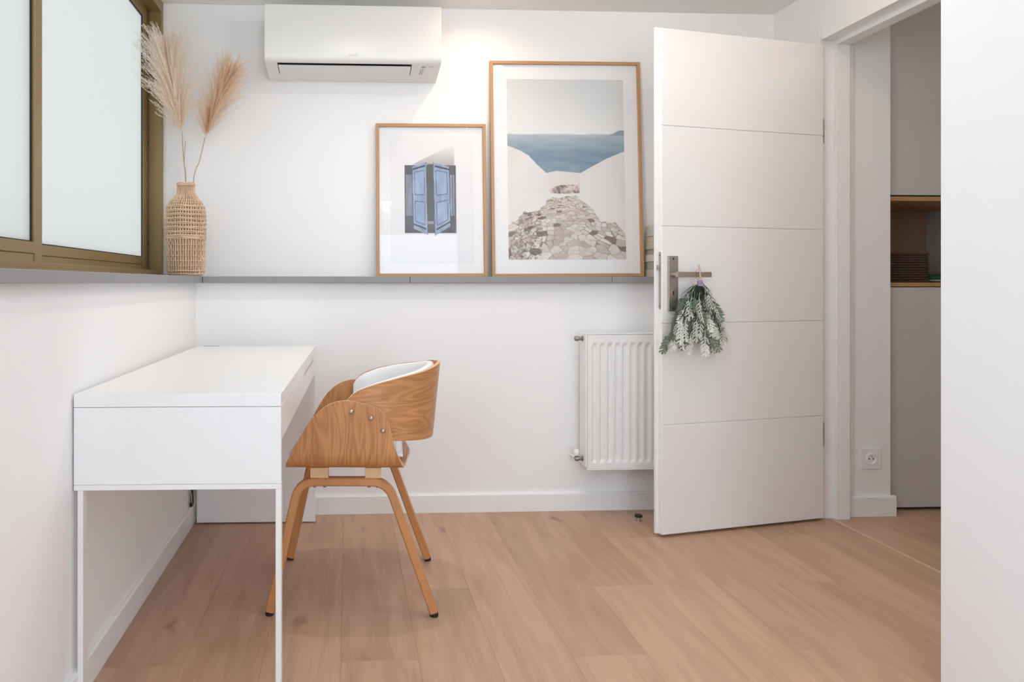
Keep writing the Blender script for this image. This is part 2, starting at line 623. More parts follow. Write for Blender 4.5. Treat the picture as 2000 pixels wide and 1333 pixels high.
tag(link('baseboard_left', prism_mesh('baseboard_left', [(XL + a, b_) for a, b_ in base_profile()], YREAR, YB, 'y'), TRIMW),
    'white baseboard along the wall under the window', kind='structure')
tag(link('baseboard_back', prism_mesh('baseboard_back', [(YB - a, b_) for a, b_ in base_profile()], XL + 0.015, XR, 'x'), TRIMW),
    'white baseboard along the back wall', kind='structure')
tag(link('baseboard_hall', prism_mesh('baseboard_hall', [(3.10 - a, b_) for a, b_ in base_profile(0.088, 0.016)], 2.188, 2.388, 'x'), TRIMW),
    'white baseboard on the hall wall below the socket', kind='structure')

# ------------------------------------------------------------------ window (bronze sliding window with frosted panes)
win = empty('window_1', (XLW, 2.16, ZS1))
tag(win, 'bronze aluminium sliding window with frosted panes', kind='structure')
WY0, WY1, WZ0, WZ1 = 0.90, YBU, ZS1, ZC


def wbox(name, x0, x1, y0, y1, z0, z1, mat=BRONZE, parent=None, bevel=0.0015):
    o = box(name, x0 - XLW, x1 - XLW, y0 - 2.16, y1 - 2.16, z0 - ZS1, z1 - ZS1, mat, None, bevel)
    o.parent = parent or win
    return o


fr = wbox('frame_jamb', -0.935, -0.85, 3.385, WY1, WZ0, WZ1)
wbox('frame_jamb', -0.935, -0.85, WY0, WY0 + 0.035, WZ0, WZ1)
wbox('frame_sill', -0.935, -0.85, WY0 + 0.035, 3.385, WZ0, WZ0 + 0.014)
wbox('frame_sill', -0.935, -0.862, WY0 + 0.035, 3.385, WZ0 + 0.014, WZ0 + 0.030)
wbox('frame_head', -0.935, -0.85, WY0 + 0.035, 3.385, WZ1 - 0.05, WZ1)
wbox('frame_track', -0.935, -0.905, 3.352, 3.385, WZ0 + 0.03, WZ1 - 0.05, plain('bronze_dark', (0.13, 0.09, 0.04), 0.45, metal=0.3))
for zz in (1.645, 1.185):
    wbox('weep_hole', -0.9045, -0.9035, 3.362, 3.374, zz, zz + 0.016, BLACK, None, 0)


def sash(xa, xb, y0, y1, stl, str_, zb, zb2, zt):
    sy = []
    wbox('sash_stile', xa, xb, y0, y0 + stl, zb, zt)
    wbox('sash_stile', xa, xb, y1 - str_, y1, zb, zt)
    wbox('sash_rail', xa, xb, y0 + stl, y1 - str_, zb2 + 0.018, zb2 + 0.050)
    wbox('sash_rail', xa, xb - 0.003, y0 + stl, y1 - str_, zb, zb2 + 0.018)
    wbox('sash_rail', xa, xb, y0 + stl, y1 - str_, zt - 0.05, zt)
    xm = (xa + xb) / 2
    g = wbox('glass_pane', xm - 0.0025, xm + 0.0025, y0 + stl - 0.004, y1 - str_ + 0.004, zb2 + 0.046, zt - 0.046, FROST, None, 0)
    # black rubber gasket round the pane
    k = 0.004
    Y0, Y1, Z0, Z1 = y0 + stl, y1 - str_, zb2 + 0.050, zt - 0.05
    for a in ((Y0, Y0 + k, Z0, Z1), (Y1 - k, Y1, Z0, Z1), (Y0 + k, Y1 - k, Z0, Z0 + k), (Y0 + k, Y1 - k, Z1 - k, Z1)):
        wbox('gasket', xm + 0.0026, xm + 0.0075, *a, BLACK, None, 0)


sash(-0.930, -0.908, 2.09, 3.352, 0.05, 0.055, WZ0 + 0.030, WZ0 + 0.036, WZ1 - 0.05)
sash(-0.900, -0.868, 0.935, 2.125, 0.05, 0.048, WZ0 + 0.016, WZ0 + 0.036, WZ1 - 0.05)

# unseen open window unit, added beside the viewer to let in daylight
win_added = empty('window_added', (XLW, -0.675, ZS1))
tag(win_added, 'open bronze window unit added out of view for daylight', kind='structure')
for nm, a in (('frame_jamb', (-0.085, 0.0, 1.14, 1.175, 0.0, WZ1 - ZS1)), ('frame_jamb', (-0.085, 0.0, -1.175, -1.14, 0.0, WZ1 - ZS1)),
              ('frame_sill', (-0.085, 0.0, -1.14, 1.14, 0.0, 0.03)), ('frame_head', (-0.085, 0.0, -1.14, 1.14, WZ1 - ZS1 - 0.05, WZ1 - ZS1))):
    box(nm, *a, BRONZE, win_added, 0.0015)

# ------------------------------------------------------------------ door frame
df = empty('trim_3', (XR, YJ, 0)); tag(df, 'white rebated frame of the open doorway', kind='structure')


def frame_jamb(y0, s):
    # plan profile (x, y) ; s=+1 far jamb (material behind y0), -1 near jamb
    pts = [(2.030, 0.02), (2.095, 0.02), (2.095, 0.0), (2.155, 0.0), (2.155, 0.028), (XRH + 0.004, 0.028), (XRH + 0.004, 0.075), (2.030, 0.075)]
    return [(x - XR, y0 - YJ + s * y) for x, y in pts]


link('jamb', prism_mesh('jamb', frame_jamb(YJ, 1), 0, 2.118, 'z', bevel=0.0012), TRIMW, df)
link('jamb', prism_mesh('jamb', frame_jamb(YJ2, -1), 0, 2.118, 'z', bevel=0.0012), TRIMW, df)
hp = [(2.030, 0.02), (2.095, 0.02), (2.095, 0.0), (2.155, 0.0), (2.155, 0.022), (XRH + 0.004, 0.022), (XRH + 0.004, 0.075), (2.030, 0.075)]
me = bpy.data.meshes.new('head')
bm = bmesh.new()
A = [bm.verts.new((x - XR, YJ2 - YJ - 0.0, 2.043 + z)) for x, z in hp]
B = [bm.verts.new((x - XR, 0.0, 2.043 + z)) for x, z in hp]
bm.faces.new(A); bm.faces.new(B[::-1])
for i in range(len(hp)):
    bm.faces.new((A[i], A[(i + 1) % 8], B[(i + 1) % 8], B[i]))
link('head', bm_mesh(bm, 'head'), TRIMW, df)
for zz in (1.70, 0.335):
    lathe('screw_cap', [(0.0, -0.003), (0.007, -0.003), (0.008, 0.0)], TRIMW, df, (2.062 - XR, 0.02, zz), 14, 'y')
tag(box('trim_4', 2.070, 2.084, YJ2, YJ, 0.0, 0.003, plain('threshold', (0.62, 0.44, 0.32), 0.35), None, 0.001),
    'slim pale threshold strip on the floor of the doorway', kind='structure')

# ------------------------------------------------------------------ door
HX, HY = 2.033, 3.040
DA = math.atan2(2.864 - HY, 1.249 - HX)
DL = math.hypot(2.864 - HY, 1.249 - HX)
door = empty('door_1', (HX, HY, 0.012), DA)
tag(door, 'white five-panel door standing open', kind='structure')
ZT = 2.033 - 0.012
box('leaf', 0.004, DL, -0.022, -0.004, 0, ZT, DOORW, door, 0.001)
box('rebate_lip', 0.004, DL + 0.0127, -0.0346, -0.022, 0.0, ZT + 0.012, DOORW, door, 0.0015)
zz = [0.0, 0.449 - 0.012, 0.855 - 0.012, 1.244 - 0.012, 1.646 - 0.012, ZT]
for a, b_ in zip(zz, zz[1:]):
    g0 = 0.0025 if a > 0 else 0
    g1 = 0.0025 if b_ < ZT else 0
    box('panel', 0.004, DL, -0.004, 0.0, a + g0, b_ - g1, DOORW, door, 0.0018)
# lock edge plate and latch on the free edge
pts = []
for k in range(9):
    a = PI * k / 8
    pts.append((-0.0122 + 0.0065 * math.cos(a), 1.143 - 0.0065 + 0.0065 * math.sin(a)))
for k in range(9):
    a = PI + PI * k / 8
    pts.append((-0.0122 + 0.0065 * math.cos(a), 0.912 + 0.0065 + 0.0065 * math.sin(a)))
lp = link('lock_plate', prism_mesh('lock_plate', [(y, z - 0.012) for y, z in pts], DL, DL + 0.0012, 'x'),
          plain('lock_steel', (0.45, 0.44, 0.42), 0.35, metal=0.9), door)
box('latch', DL + 0.001, DL + 0.012, -0.0165, -0.0085, 1.058, 1.078, plain('lock_steel', (0.45, 0.44, 0.42)), lp, 0.001)
for z in (1.128, 0.925):
    lathe('screw', [(0, 0.0018), (0.0022, 0.0018), (0.0028, 0.001)], BLACK, lp, (DL + 0.0004, -0.0122, z - 0.012), 10, 'x')
# handle
hnd = empty('handle'); hnd.parent = door
hnd.location = (DL - 0.047, 0, 0)
box('back_plate', -0.0225, 0.0225, 0.0, 0.009, 0.893, 1.114, STEEL, hnd, 0.0018)
prof = [(0.0, 0.052), (0.0085, 0.052), (0.0085, 0.009), (0.011, 0.009)]
lathe('spindle', prof, STEEL, hnd, (0.004, 0.0, 1.040), 18, 'y')
box('lever', -0.145, 0.014, 0.040, 0.053, 1.029, 1.050, STEEL, hnd, 0.0015)
for z in (1.102, 0.905):
    lathe('screw', [(0.0, 0.0105), (0.003, 0.0105), (0.0038, 0.009)], BLACK, hnd, (0.0, 0.0, z), 12, 'y')
pts = [(0.0035 * math.cos(a), 0.97 + 0.0035 * math.sin(a)) for a in np.linspace(-0.6, PI + 0.6, 12)] + [(-0.0022, 0.957), (0.0022, 0.957)]
link('keyhole', prism_mesh('keyhole', [(p[0], p[1]) for p in pts], 0.0088, 0.0094, 'y'), BLACK, hnd)
for z in (1.60, 0.30):
    tube('hinge', [(-0.004, -0.012, z + 0.006), (-0.004, -0.012, z + 0.108)], 0.0065, STEEL, door, 12)

# ------------------------------------------------------------------ ceiling lights: warm ones follow glows on wall and door, others are added fill
def downlight(x, y, power, label, size=2.85, col=(1.0, 0.98, 0.95)):
    o = empty('recessed_downlight', (x, y, ZC))
    tag(o, label, 'downlight', 'recessed ceiling downlights')
    lathe('trim_ring', [(0.032, 0.0), (0.046, 0.0), (0.046, -0.004), (0.040, -0.006), (0.032, -0.003)], TRIMW, o, None, 32)
    lathe('lens', [(0.0, -0.0015), (0.032, -0.0015)], emit('lamp_lens', (1.0, 0.86, 0.68), 6.0), o, None, 24)
    l = bpy.data.lights.new('downlight_lamp', 'SPOT')
    l.energy = power
    l.color = col
    l.spot_size = size
    l.spot_blend = 1.0
    l.shadow_soft_size = 0.015
    lo = bpy.data.objects.new('downlight_lamp', l)
    COL.objects.link(lo)
    lo.parent = o
    lo.location = (0, 0, -0.012)


WARM = (1.0, 0.74, 0.50)
downlight(0.60, 3.15, 5.5, 'recessed ceiling downlight between air conditioner and large picture', 2.85, WARM)


def added_dome_light(x, y, power, label, col=(1.0, 0.97, 0.93)):  # domes are added out of view to brighten ceiling and upper walls
    o = empty('added_ceiling_dome', (x, y, ZC))
    tag(o, label, 'ceiling light', 'added opal dome ceiling lights')
    lathe('base_ring', [(0.0, 0.0), (0.075, 0.0), (0.075, -0.012), (0.066, -0.014)], TRIMW, o, None, 32)
    lathe('opal_dome', [(0.0, -0.052), (0.025, -0.050), (0.048, -0.041), (0.062, -0.027), (0.066, -0.014)], emit('opal_glow', (1.0, 0.93, 0.82), 4.0), o, None, 32)
    l = bpy.data.lights.new('added_dome_lamp', 'POINT')
    l.energy = power
    l.color = col
    l.shadow_soft_size = 0.02
    lo = bpy.data.objects.new('added_dome_lamp', l)
    COL.objects.link(lo)
    lo.parent = o
    lo.location = (0, 0, -0.080)


added_dome_light(1.80, 2.10, 3.3, 'ceiling light in front of the open door, dome form added for the upper wall', (1.0, 0.80, 0.60))  # lamp read from the door's glow; dome form added to light the upper wall
downlight(0.02, 2.50, 18.0, 'added fill downlight above the armchair')  # added fill, not seen; brightens desk top and walls
downlight(0.85, 2.70, 12.0, 'added fill downlight between armchair and door')  # second added fill lamp, for the pictures and back wall
for lx, ly, pw, lb in ((0.80, 1.95, 7.5, 'in the middle of the room'), (0.40, -0.9, 6.0, 'behind the viewer')):
    added_dome_light(lx, ly, pw, 'added unseen dome light ' + lb)  # fill domes added out of view
added_dome_light(2.85, 2.35, 0.9, 'added unseen dome light in the hall')  # added to lift the dim hall

# ------------------------------------------------------------------ desk
desk = empty('writing_desk', (-0.400, 2.466, 0), math.radians(-1.0))
tag(desk, 'long white writing desk pushed against the wall under the window', 'desk')
hw, hl = 0.249, 0.672
box('desk_top', -hw, hw, -hl, hl, 0.7185, 0.75, DESKW, desk, 0.0012)
box('side_panel', -hw, hw, -hl, -hl + 0.020, 0.531, 0.7175, DESKW, desk, 0.0012)
box('end_panel', -hw, hw, hl - 0.020, hl, 0.006, 0.7180, DESKW, desk, 0.0012)
box('back_panel', -hw, -hw + 0.016, -hl + 0.020, hl - 0.020, 0.531, 0.7180, DESKW, desk, 0.001)
box('bottom_panel', -hw + 0.016, hw - 0.030, -hl + 0.020, hl - 0.020, 0.640, 0.650, DESKW, desk)
ysp = 0.03
box('front_panel', hw - 0.0165, hw, -hl + 0.021, ysp - 0.001, 0.634, 0.7180, DESKW, desk, 0.0012)
dw = empty('drawer'); dw.parent = desk
y0, y1, s0, s1 = ysp + 0.001, hl - 0.021, 0.055, 0.555
boxes('drawer_front', [(hw - 0.0165, hw, y0, s0, 0.634, 0.7180), (hw - 0.0165, hw, s1, y1, 0.634, 0.7180),
                       (hw - 0.0165, hw, s0, s1, 0.634, 0.697), (hw - 0.0165, hw, s0, s1, 0.709, 0.7180)], DESKW, dw)
box('drawer_box', -0.15, hw - 0.024, y0 + 0.01, y1 - 0.01, 0.652, 0.715, plain('drawer_inner', (0.35, 0.34, 0.33), 0.6), dw)
fr = 0.0135
for xa in (-hw + 0.009, hw - fr):
    box('leg', xa, xa + fr, -hl, -hl + 0.030, 0.0, 0.517, METALW, desk, 0.0012)
box('leg_bar', -hw, hw, -hl, -hl + 0.030, 0.5175, 0.5305, METALW, desk, 0.0012)
box('cable_slot', -0.219, -0.155, 0.650, 0.660, 0.7501, 0.7512, plain('slot_grey', (0.35, 0.34, 0.33), 0.5), desk)

# ------------------------------------------------------------------ armchair
chair = empty('armchair', (0.025, 2.47, 0), math.radians(-3.6))
tag(chair, 'bentwood ash armchair with white cushions drawn up to the desk', 'chair')
# side outline of the bent shell: front and back x for each height
fz = [0.445, 0.468, 0.517, 0.576, 0.615, 0.639, 0.6515, 0.659, 0.6615]
fx = [-0.205, -0.196, -0.174, -0.142, -0.114, -0.086, -0.064, -0.040, -0.017]
bz = [0.445, 0.504, 0.539, 0.598, 0.619, 0.636, 0.647, 0.655, 0.6600, 0.6615]
bx = [0.162, 0.137, 0.127, 0.113, 0.102, 0.085, 0.061, 0.026, 0.000, -0.016]
rows = []
zl = [0.6614, 0.6600, 0.657, 0.652, 0.645, 0.636, 0.625, 0.61, 0.59, 0.565, 0.54, 0.515, 0.50]
WSH, RC, ZB = 0.250, 0.052, 0.448
sec = [(-WSH, z) for z in zl]
for k in range(1, 8):
    a = (PI / 2) * k / 7
    sec.append((-WSH + RC - RC * math.cos(a), ZB + RC - RC * math.sin(a)))
for k in range(1, 10):
    sec.append((-WSH + RC + (2 * (WSH - RC)) * k / 10, ZB))
sec = sec + [(-y, z) for y, z in sec[::-1]][1:] if False else sec
half = sec[:]
full = half + [(-y, z) for y, z in half[:20][::-1]]
grid, uvs = [], []
s_acc = 0.0
prevp = None
NCX = 26
for (y, z) in full:
    if prevp is not None:
        s_acc += math.hypot(y - prevp[0], z - prevp[1])
    prevp = (y, z)
    xf, xb = interp(z, fz, fx), interp(z, bz, bx)
    if z < 0.452:
        xf, xb = -0.205, 0.162 + 0.02 * (1 - abs(y) / 0.2) if abs(y) < 0.2 else 0.162
    row, ur = [], []
    for j in range(NCX):
        x = xf + (xb - xf) * j / (NCX - 1)
        row.append((x, y, z))
        ur.append((x, s_acc))
    grid.append(row); uvs.append(ur)
thick_sheet('shell', grid, uvs, 0.011, ASH_UV, chair, side=-1, edge_mat=PLYEDGE)

# backrest band: U in plan
BR, XS, XE = 0.234, 0.036, -0.03
path = []
for k in range(7):
    path.append((XE + (XS - XE) * k / 6, -BR, (XS - XE) * k / 6))
arc = PI * BR
for k in range(1, 40):
    a = -PI / 2 + PI * k / 40
    path.append((XS + BR * math.cos(a), BR * math.sin(a), (XS - XE) + arc * k / 40))
for k in range(7):
    path.append((XS + (XE - XS) * k / 6, BR, (XS - XE) + arc + (XS - XE) * k / 6))
SL = path[-1][2]
half_s = SL / 2
tops = ([0, 0.012, 0.03, 0.055, 0.11, 0.19, 0.27, 0.35, half_s], [0.612, 0.655, 0.676, 0.692, 0.710, 0.727, 0.738, 0.750, 0.757])
bots = ([0, 0.012, 0.03, 0.055, 0.11, 0.19, 0.27, 0.35, half_s], [0.590, 0.565, 0.552, 0.545, 0.538, 0.530, 0.522, 0.515, 0.512])


def backpoint(q, f, inset=0.0):
    """q index on path, f 0..1 bottom to top; the back leans outwards towards the top"""
    x, y, s = path[q]
    d = min(s, SL - s)
    zt, zb = interp(d, *tops), interp(d, *bots)
    z = zb + (zt - zb) * f
    # outward direction in plan
    if x <= XS: nx, ny = 0.0, math.copysign(1, y)
    else:
        nx, ny = (x - XS) / BR, y / BR
    lean = 0.10 * (z - 0.61) * max(0.0, nx)
    return (x + nx * (lean - inset), y + ny * (-inset), z)


NR = 11
grid = [[backpoint(q, i / (NR - 1)) for q in range(len(path))] for i in range(NR)]
uvs = [[(grid[i][q][2], path[q][2]) for q in range(len(path))] for i in range(NR)]
br = thick_sheet('backrest', grid, uvs, 0.011, ASH_UV, chair, side=1, edge_mat=PLYEDGE)
# back cushion: rounded section swept inside the band
bm = bmesh.new()
rings = []
for q in range(1, len(path) - 1):
    d = min(path[q][2], SL - path[q][2])
    th = 0.040 * min(1.0, 0.55 + d / 0.12)
    ring = []
    for k in range(20):
        a = 2 * PI * k / 20
        ca, sa = math.cos(a), math.sin(a)
        cx = math.copysign(abs(ca) ** 0.8, ca)
        cz = math.copysign(abs(sa) ** 0.38, sa)
        f = 0.5 + 0.495 * cz
        p = Vector(backpoint(q, f, 0.0135 + th / 2 + cx * th / 2))
        ring.append(bm.verts.new(p))
    rings.append(ring)
for A, B in zip(rings, rings[1:]):
    for k in range(20):
        bm.faces.new((A[k], A[(k + 1) % 20], B[(k + 1) % 20], B[k]))
bm.faces.new(rings[0][::-1]); bm.faces.new(rings[-1])
link('back_cushion', bm_mesh(bm, 'back_cushion', True, 1.2), LEATH, chair)
# seat cushion
bm = bmesh.new()
add_box(bm, -0.195, 0.168, -0.236, 0.236, 0.4605, 0.508)
bmesh.ops.bevel(bm, geom=bm.edges[:], offset=0.02, segments=4, affect='EDGES')
for v in bm.verts:
    if v.co.z > 0.49:
        v.co.z += 0.016 + 0.010 * max(0, 1 - (v.co.x / 0.19) ** 2) * max(0, 1 - (v.co.y / 0.23) ** 2)
    if v.co.z < 0.49 and abs(v.co.y) > 0.19:
        v.co.y *= 0.93
for v in bm.verts:
    if v.co.x > 0.06:
        v.co.x -= (v.co.z - 0.46) * 0.52
sc_ = link('seat_cushion', bm_mesh(bm, 'seat_cushion', True), LEATH, chair)
# bent leg frames
for s in (-1, 1):
    pts = []
    zt = 0.402
    foot_y, top_y = 0.225, 0.192

    def P(x, z):
        return (x, s * (foot_y + (top_y - foot_y) * z / zt), z)
    f0, f1 = Vector((-0.251, 0.012)), Vector((-0.176, 0.352))
    b0, b1 = Vector((0.251, 0.012)), Vector((0.128, 0.352))
    for k in range(7): pts.append(f0.lerp(f1, k / 6))
    c0, c1, c2 = f1, Vector((-0.166, zt)), Vector((-0.108, zt))
    for k in range(1, 9):
        t = k / 8
        pts.append(c0 * (1 - t) ** 2 + c1 * 2 * t * (1 - t) + c2 * t * t)
    c0, c1, c2 = Vector((0.058, zt)), Vector((0.110, zt)), b1
    for k in range(0, 9):
        t = k / 8
        pts.append(c0 * (1 - t) ** 2 + c1 * 2 * t * (1 - t) + c2 * t * t)
    for k in range(1, 7): pts.append(b1.lerp(b0, k / 6))
    tube('leg_frame', [P(p.x, p.y) for p in pts], 0, ASH_X, chair, rect=(0.034, 0.026), up=Vector((0, 1, 0)))
    for fx_ in (-0.252, 0.252):
        lathe('foot_pad', [(0.0, 0.0), (0.0125, 0.0), (0.0135, 0.003), (0.012, 0.0125), (0.0, 0.0125)], BLACK, chair, (fx_, s * foot_y, 0.0), 16)
    for xa, xb in ((-0.129, -0.074), (0.040, 0.089)):
        box('spacer_block', xa, xb, s * 0.192 - 0.016, s * 0.192 + 0.016, 0.4155, 0.4475, PLYEDGE, chair, 0.001)
        for xs in (xa + 0.012, xb - 0.012):
            lathe('bolt', [(0.0, -0.006), (0.004, -0.0055), (0.007, -0.001), (0.007, 0.0)], CHROME, chair, (xs, s * 0.192, 0.3885), 12)
    for bx_, bz_ in ((0.001, 0.630), (0.061, 0.610), (0.096, 0.572)):
        lathe('bolt', [(0.0, 0.005), (0.003, 0.0048), (0.0062, 0.002), (0.0068, 0.0)] if s > 0 else [(0.0, -0.005), (0.003, -0.0048), (0.0062, -0.002), (0.0068, 0.0)],
              CHROME, chair, (bx_, s * (WSH + 0.0108) if True else 0, bz_), 14, 'y')

# ------------------------------------------------------------------ air conditioner
ac = empty('air_conditioner', (0.0235, YBU, 1.954))
tag(ac, 'white wall-mounted air conditioner above the pictures', 'air conditioner')
W2 = 0.3855
ZT_ = 2.233 - 1.954
D = 0.22


def under(y):      # y negative = out from the wall ; height of the underside
    return 0.031 * min(1, (-y) / D)


prof = [(0.0, ZT_ - 0.004), (-D + 0.012, ZT_), (-D + 0.003, ZT_ - 0.003), (-D, ZT_ - 0.010), (-D, 0.060)]
for k in range(1, 9):
    a = k / 8
    p0, p1, p2 = Vector((-D, 0.060)), Vector((-D, 0.031)), Vector((-D + 0.03, under(-D + 0.03)))
    prof.append(tuple(p0 * (1 - a) ** 2 + p1 * 2 * a * (1 - a) + p2 * a * a))
yF, yBk = -0.198, -0.082           # flap opening
prof_c = prof + [(0.0, 0.0)]
xl, xr = -0.311 - 0.0235, 0.282 - 0.0235
# end sections full profile, middle section cut for the louvre
for xa, xb, nm in ((-W2, xl, 'housing_end'), (xr, W2, 'housing_end')):
    link(nm, prism_mesh(nm, prof_c, xa, xb, 'x', smooth=True), ACW, ac)
zf, zb_ = under(yF), under(yBk)
mid = prof[:-1] + [(yF, zf + 0.002), (yF, zf + 0.035), (yBk, zb_ + 0.035), (yBk, zb_), (0.0, 0.0)]
link('housing', prism_mesh('housing', mid, xl, xr, 'x', smooth=True), ACW, ac)
box('outlet_recess', xl + 0.0005, xr - 0.0005, yF + 0.0005, yBk - 0.0005, zb_ + 0.026, zf + 0.0255, ACD, ac)
fl = [(yF + 0.026, under(yF) - 0.005), (yBk - 0.006, under(yBk) - 0.0035), (yBk - 0.006, under(yBk) + 0.001), (yF + 0.026, under(yF) - 0.001)]
link('louvre_flap', prism_mesh('louvre_flap', fl, xl + 0.004, xr - 0.004, 'x'), ACW, ac)
# soft-printed indicator marks on the right end of the underside
cx_, cy_ = 0.335 - 0.0235, -0.172
lathe('sensor_eye', [(0.0, -0.0016), (0.0095, -0.0016), (0.0105, 0.002)], GREYP, ac, (cx_, cy_, under(cy_)), 20)
lathe('on_off_button', [(0.0075, -0.0012), (0.0095, -0.0012), (0.0095, 0.002), (0.0075, 0.002), (0.0075, -0.0012)],
      plain('grey_light', (0.5, 0.5, 0.52), 0.5), ac, (cx_ + 0.034, cy_, under(cy_)), 20)
for dx, dy in ((-0.010, 0.030), (0.0, 0.030), (-0.010, 0.052), (-0.001, 0.052), (-0.001, 0.072), (-0.011, 0.072)):
    y_ = cy_ + dy
    box('indicator_mark', cx_ + dx - 0.0022, cx_ + dx + 0.0022, y_ - 0.008, y_ + 0.008, under(y_) - 0.0012, under(y_) + 0.001, GREYP, ac)


def text(name, body, size, loc, rot, mat, parent, ext=0.0003):
    cu = bpy.data.curves.new(name, 'FONT')
    cu.body = body
    cu.size = size
    cu.align_x = 'CENTER'
    cu.extrude = ext
    to = bpy.data.objects.new(name + '_tmp', cu)
    COL.objects.link(to)
    bpy.context.view_layer.update()
    me = bpy.data.meshes.new_from_object(to.evaluated_get(bpy.context.evaluated_depsgraph_get()))
    bpy.data.objects.remove(to)
    me.materials.clear()
    return link(name, me, mat, parent, loc, rot)


text('brand_mark', 'DAIKIN', 0.0125, (0.022 - 0.0235, -D - 0.0003, 2.0085 - 1.954), (PI / 2, 0, 0), plain('grey_logo', (0.58, 0.57, 0.56), 0.5), ac)

# ------------------------------------------------------------------ framed pictures
def poly_in(px, py, poly):
    ins = np.zeros(px.shape, bool)
    n = len(poly)
    j = n - 1
    for i in range(n):
        xi, yi = poly[i]; xj, yj = poly[j]
        c = ((yi > py) != (yj > py)) & (px < (xj - xi) * (py - yi) / (yj - yi + 1e-12) + xi)
        ins ^= c
        j = i
    return ins


def vnoise(u, v, seed=0, octaves=4):
    r = np.random.RandomState(seed)
    out = np.zeros(u.shape)
    amp, tot = 1.0, 0.0
    for o in range(octaves):
        g = r.rand(256, 256)
        x, y = u * (2 ** o), v * (2 ** o)
        xi, yi = np.floor(x).astype(int), np.floor(y).astype(int)
        fx_, fy_ = x - xi, y - yi
        fx_ = fx_ * fx_ * (3 - 2 * fx_); fy_ = fy_ * fy_ * (3 - 2 * fy_)
        G = lambda a, b_: g[a % 256, b_ % 256]
        out += amp * ((G(xi, yi) * (1 - fx_) + G(xi + 1, yi) * fx_) * (1 - fy_) + (G(xi, yi + 1) * (1 - fx_) + G(xi + 1, yi + 1) * fx_) * fy_)
        tot += amp
        amp *= 0.5
    return out / tot


def worley(x, y, seed):
    r = np.random.RandomState(seed)
    jx, jy, idv = r.rand(64, 64), r.rand(64, 64), r.rand(64, 64)
    xi, yi = np.floor(x).astype(int), np.floor(y).astype(int)
    f1 = np.full(x.shape, 9.0); f2 = np.full(x.shape, 9.0); cid = np.zeros(x.shape)
    for a in (-1, 0, 1):
        for b_ in (-1, 0, 1):
            cx_, cy_ = xi + a, yi + b_
            d = np.hypot(cx_ + jx[cx_ % 64, cy_ % 64] - x, cy_ + jy[cx_ % 64, cy_ % 64] - y)
            near = d < f1
            f2 = np.where(near, f1, np.minimum(f2, d))
            cid = np.where(near, idv[cx_ % 64, cy_ % 64], cid)
            f1 = np.where(near, d, f1)
    return f1, f2, cid


def lin(c):
    c = np.array(c, float) / 255.0
    return np.where(c <= 0.04045, c / 12.92, ((c + 0.055) / 1.055) ** 2.4)


def lerp3(a, b_, t):
    return np.array(a, float)[None, None, :] * (1 - t[..., None]) + np.array(b_, float)[None, None, :] * t[..., None]


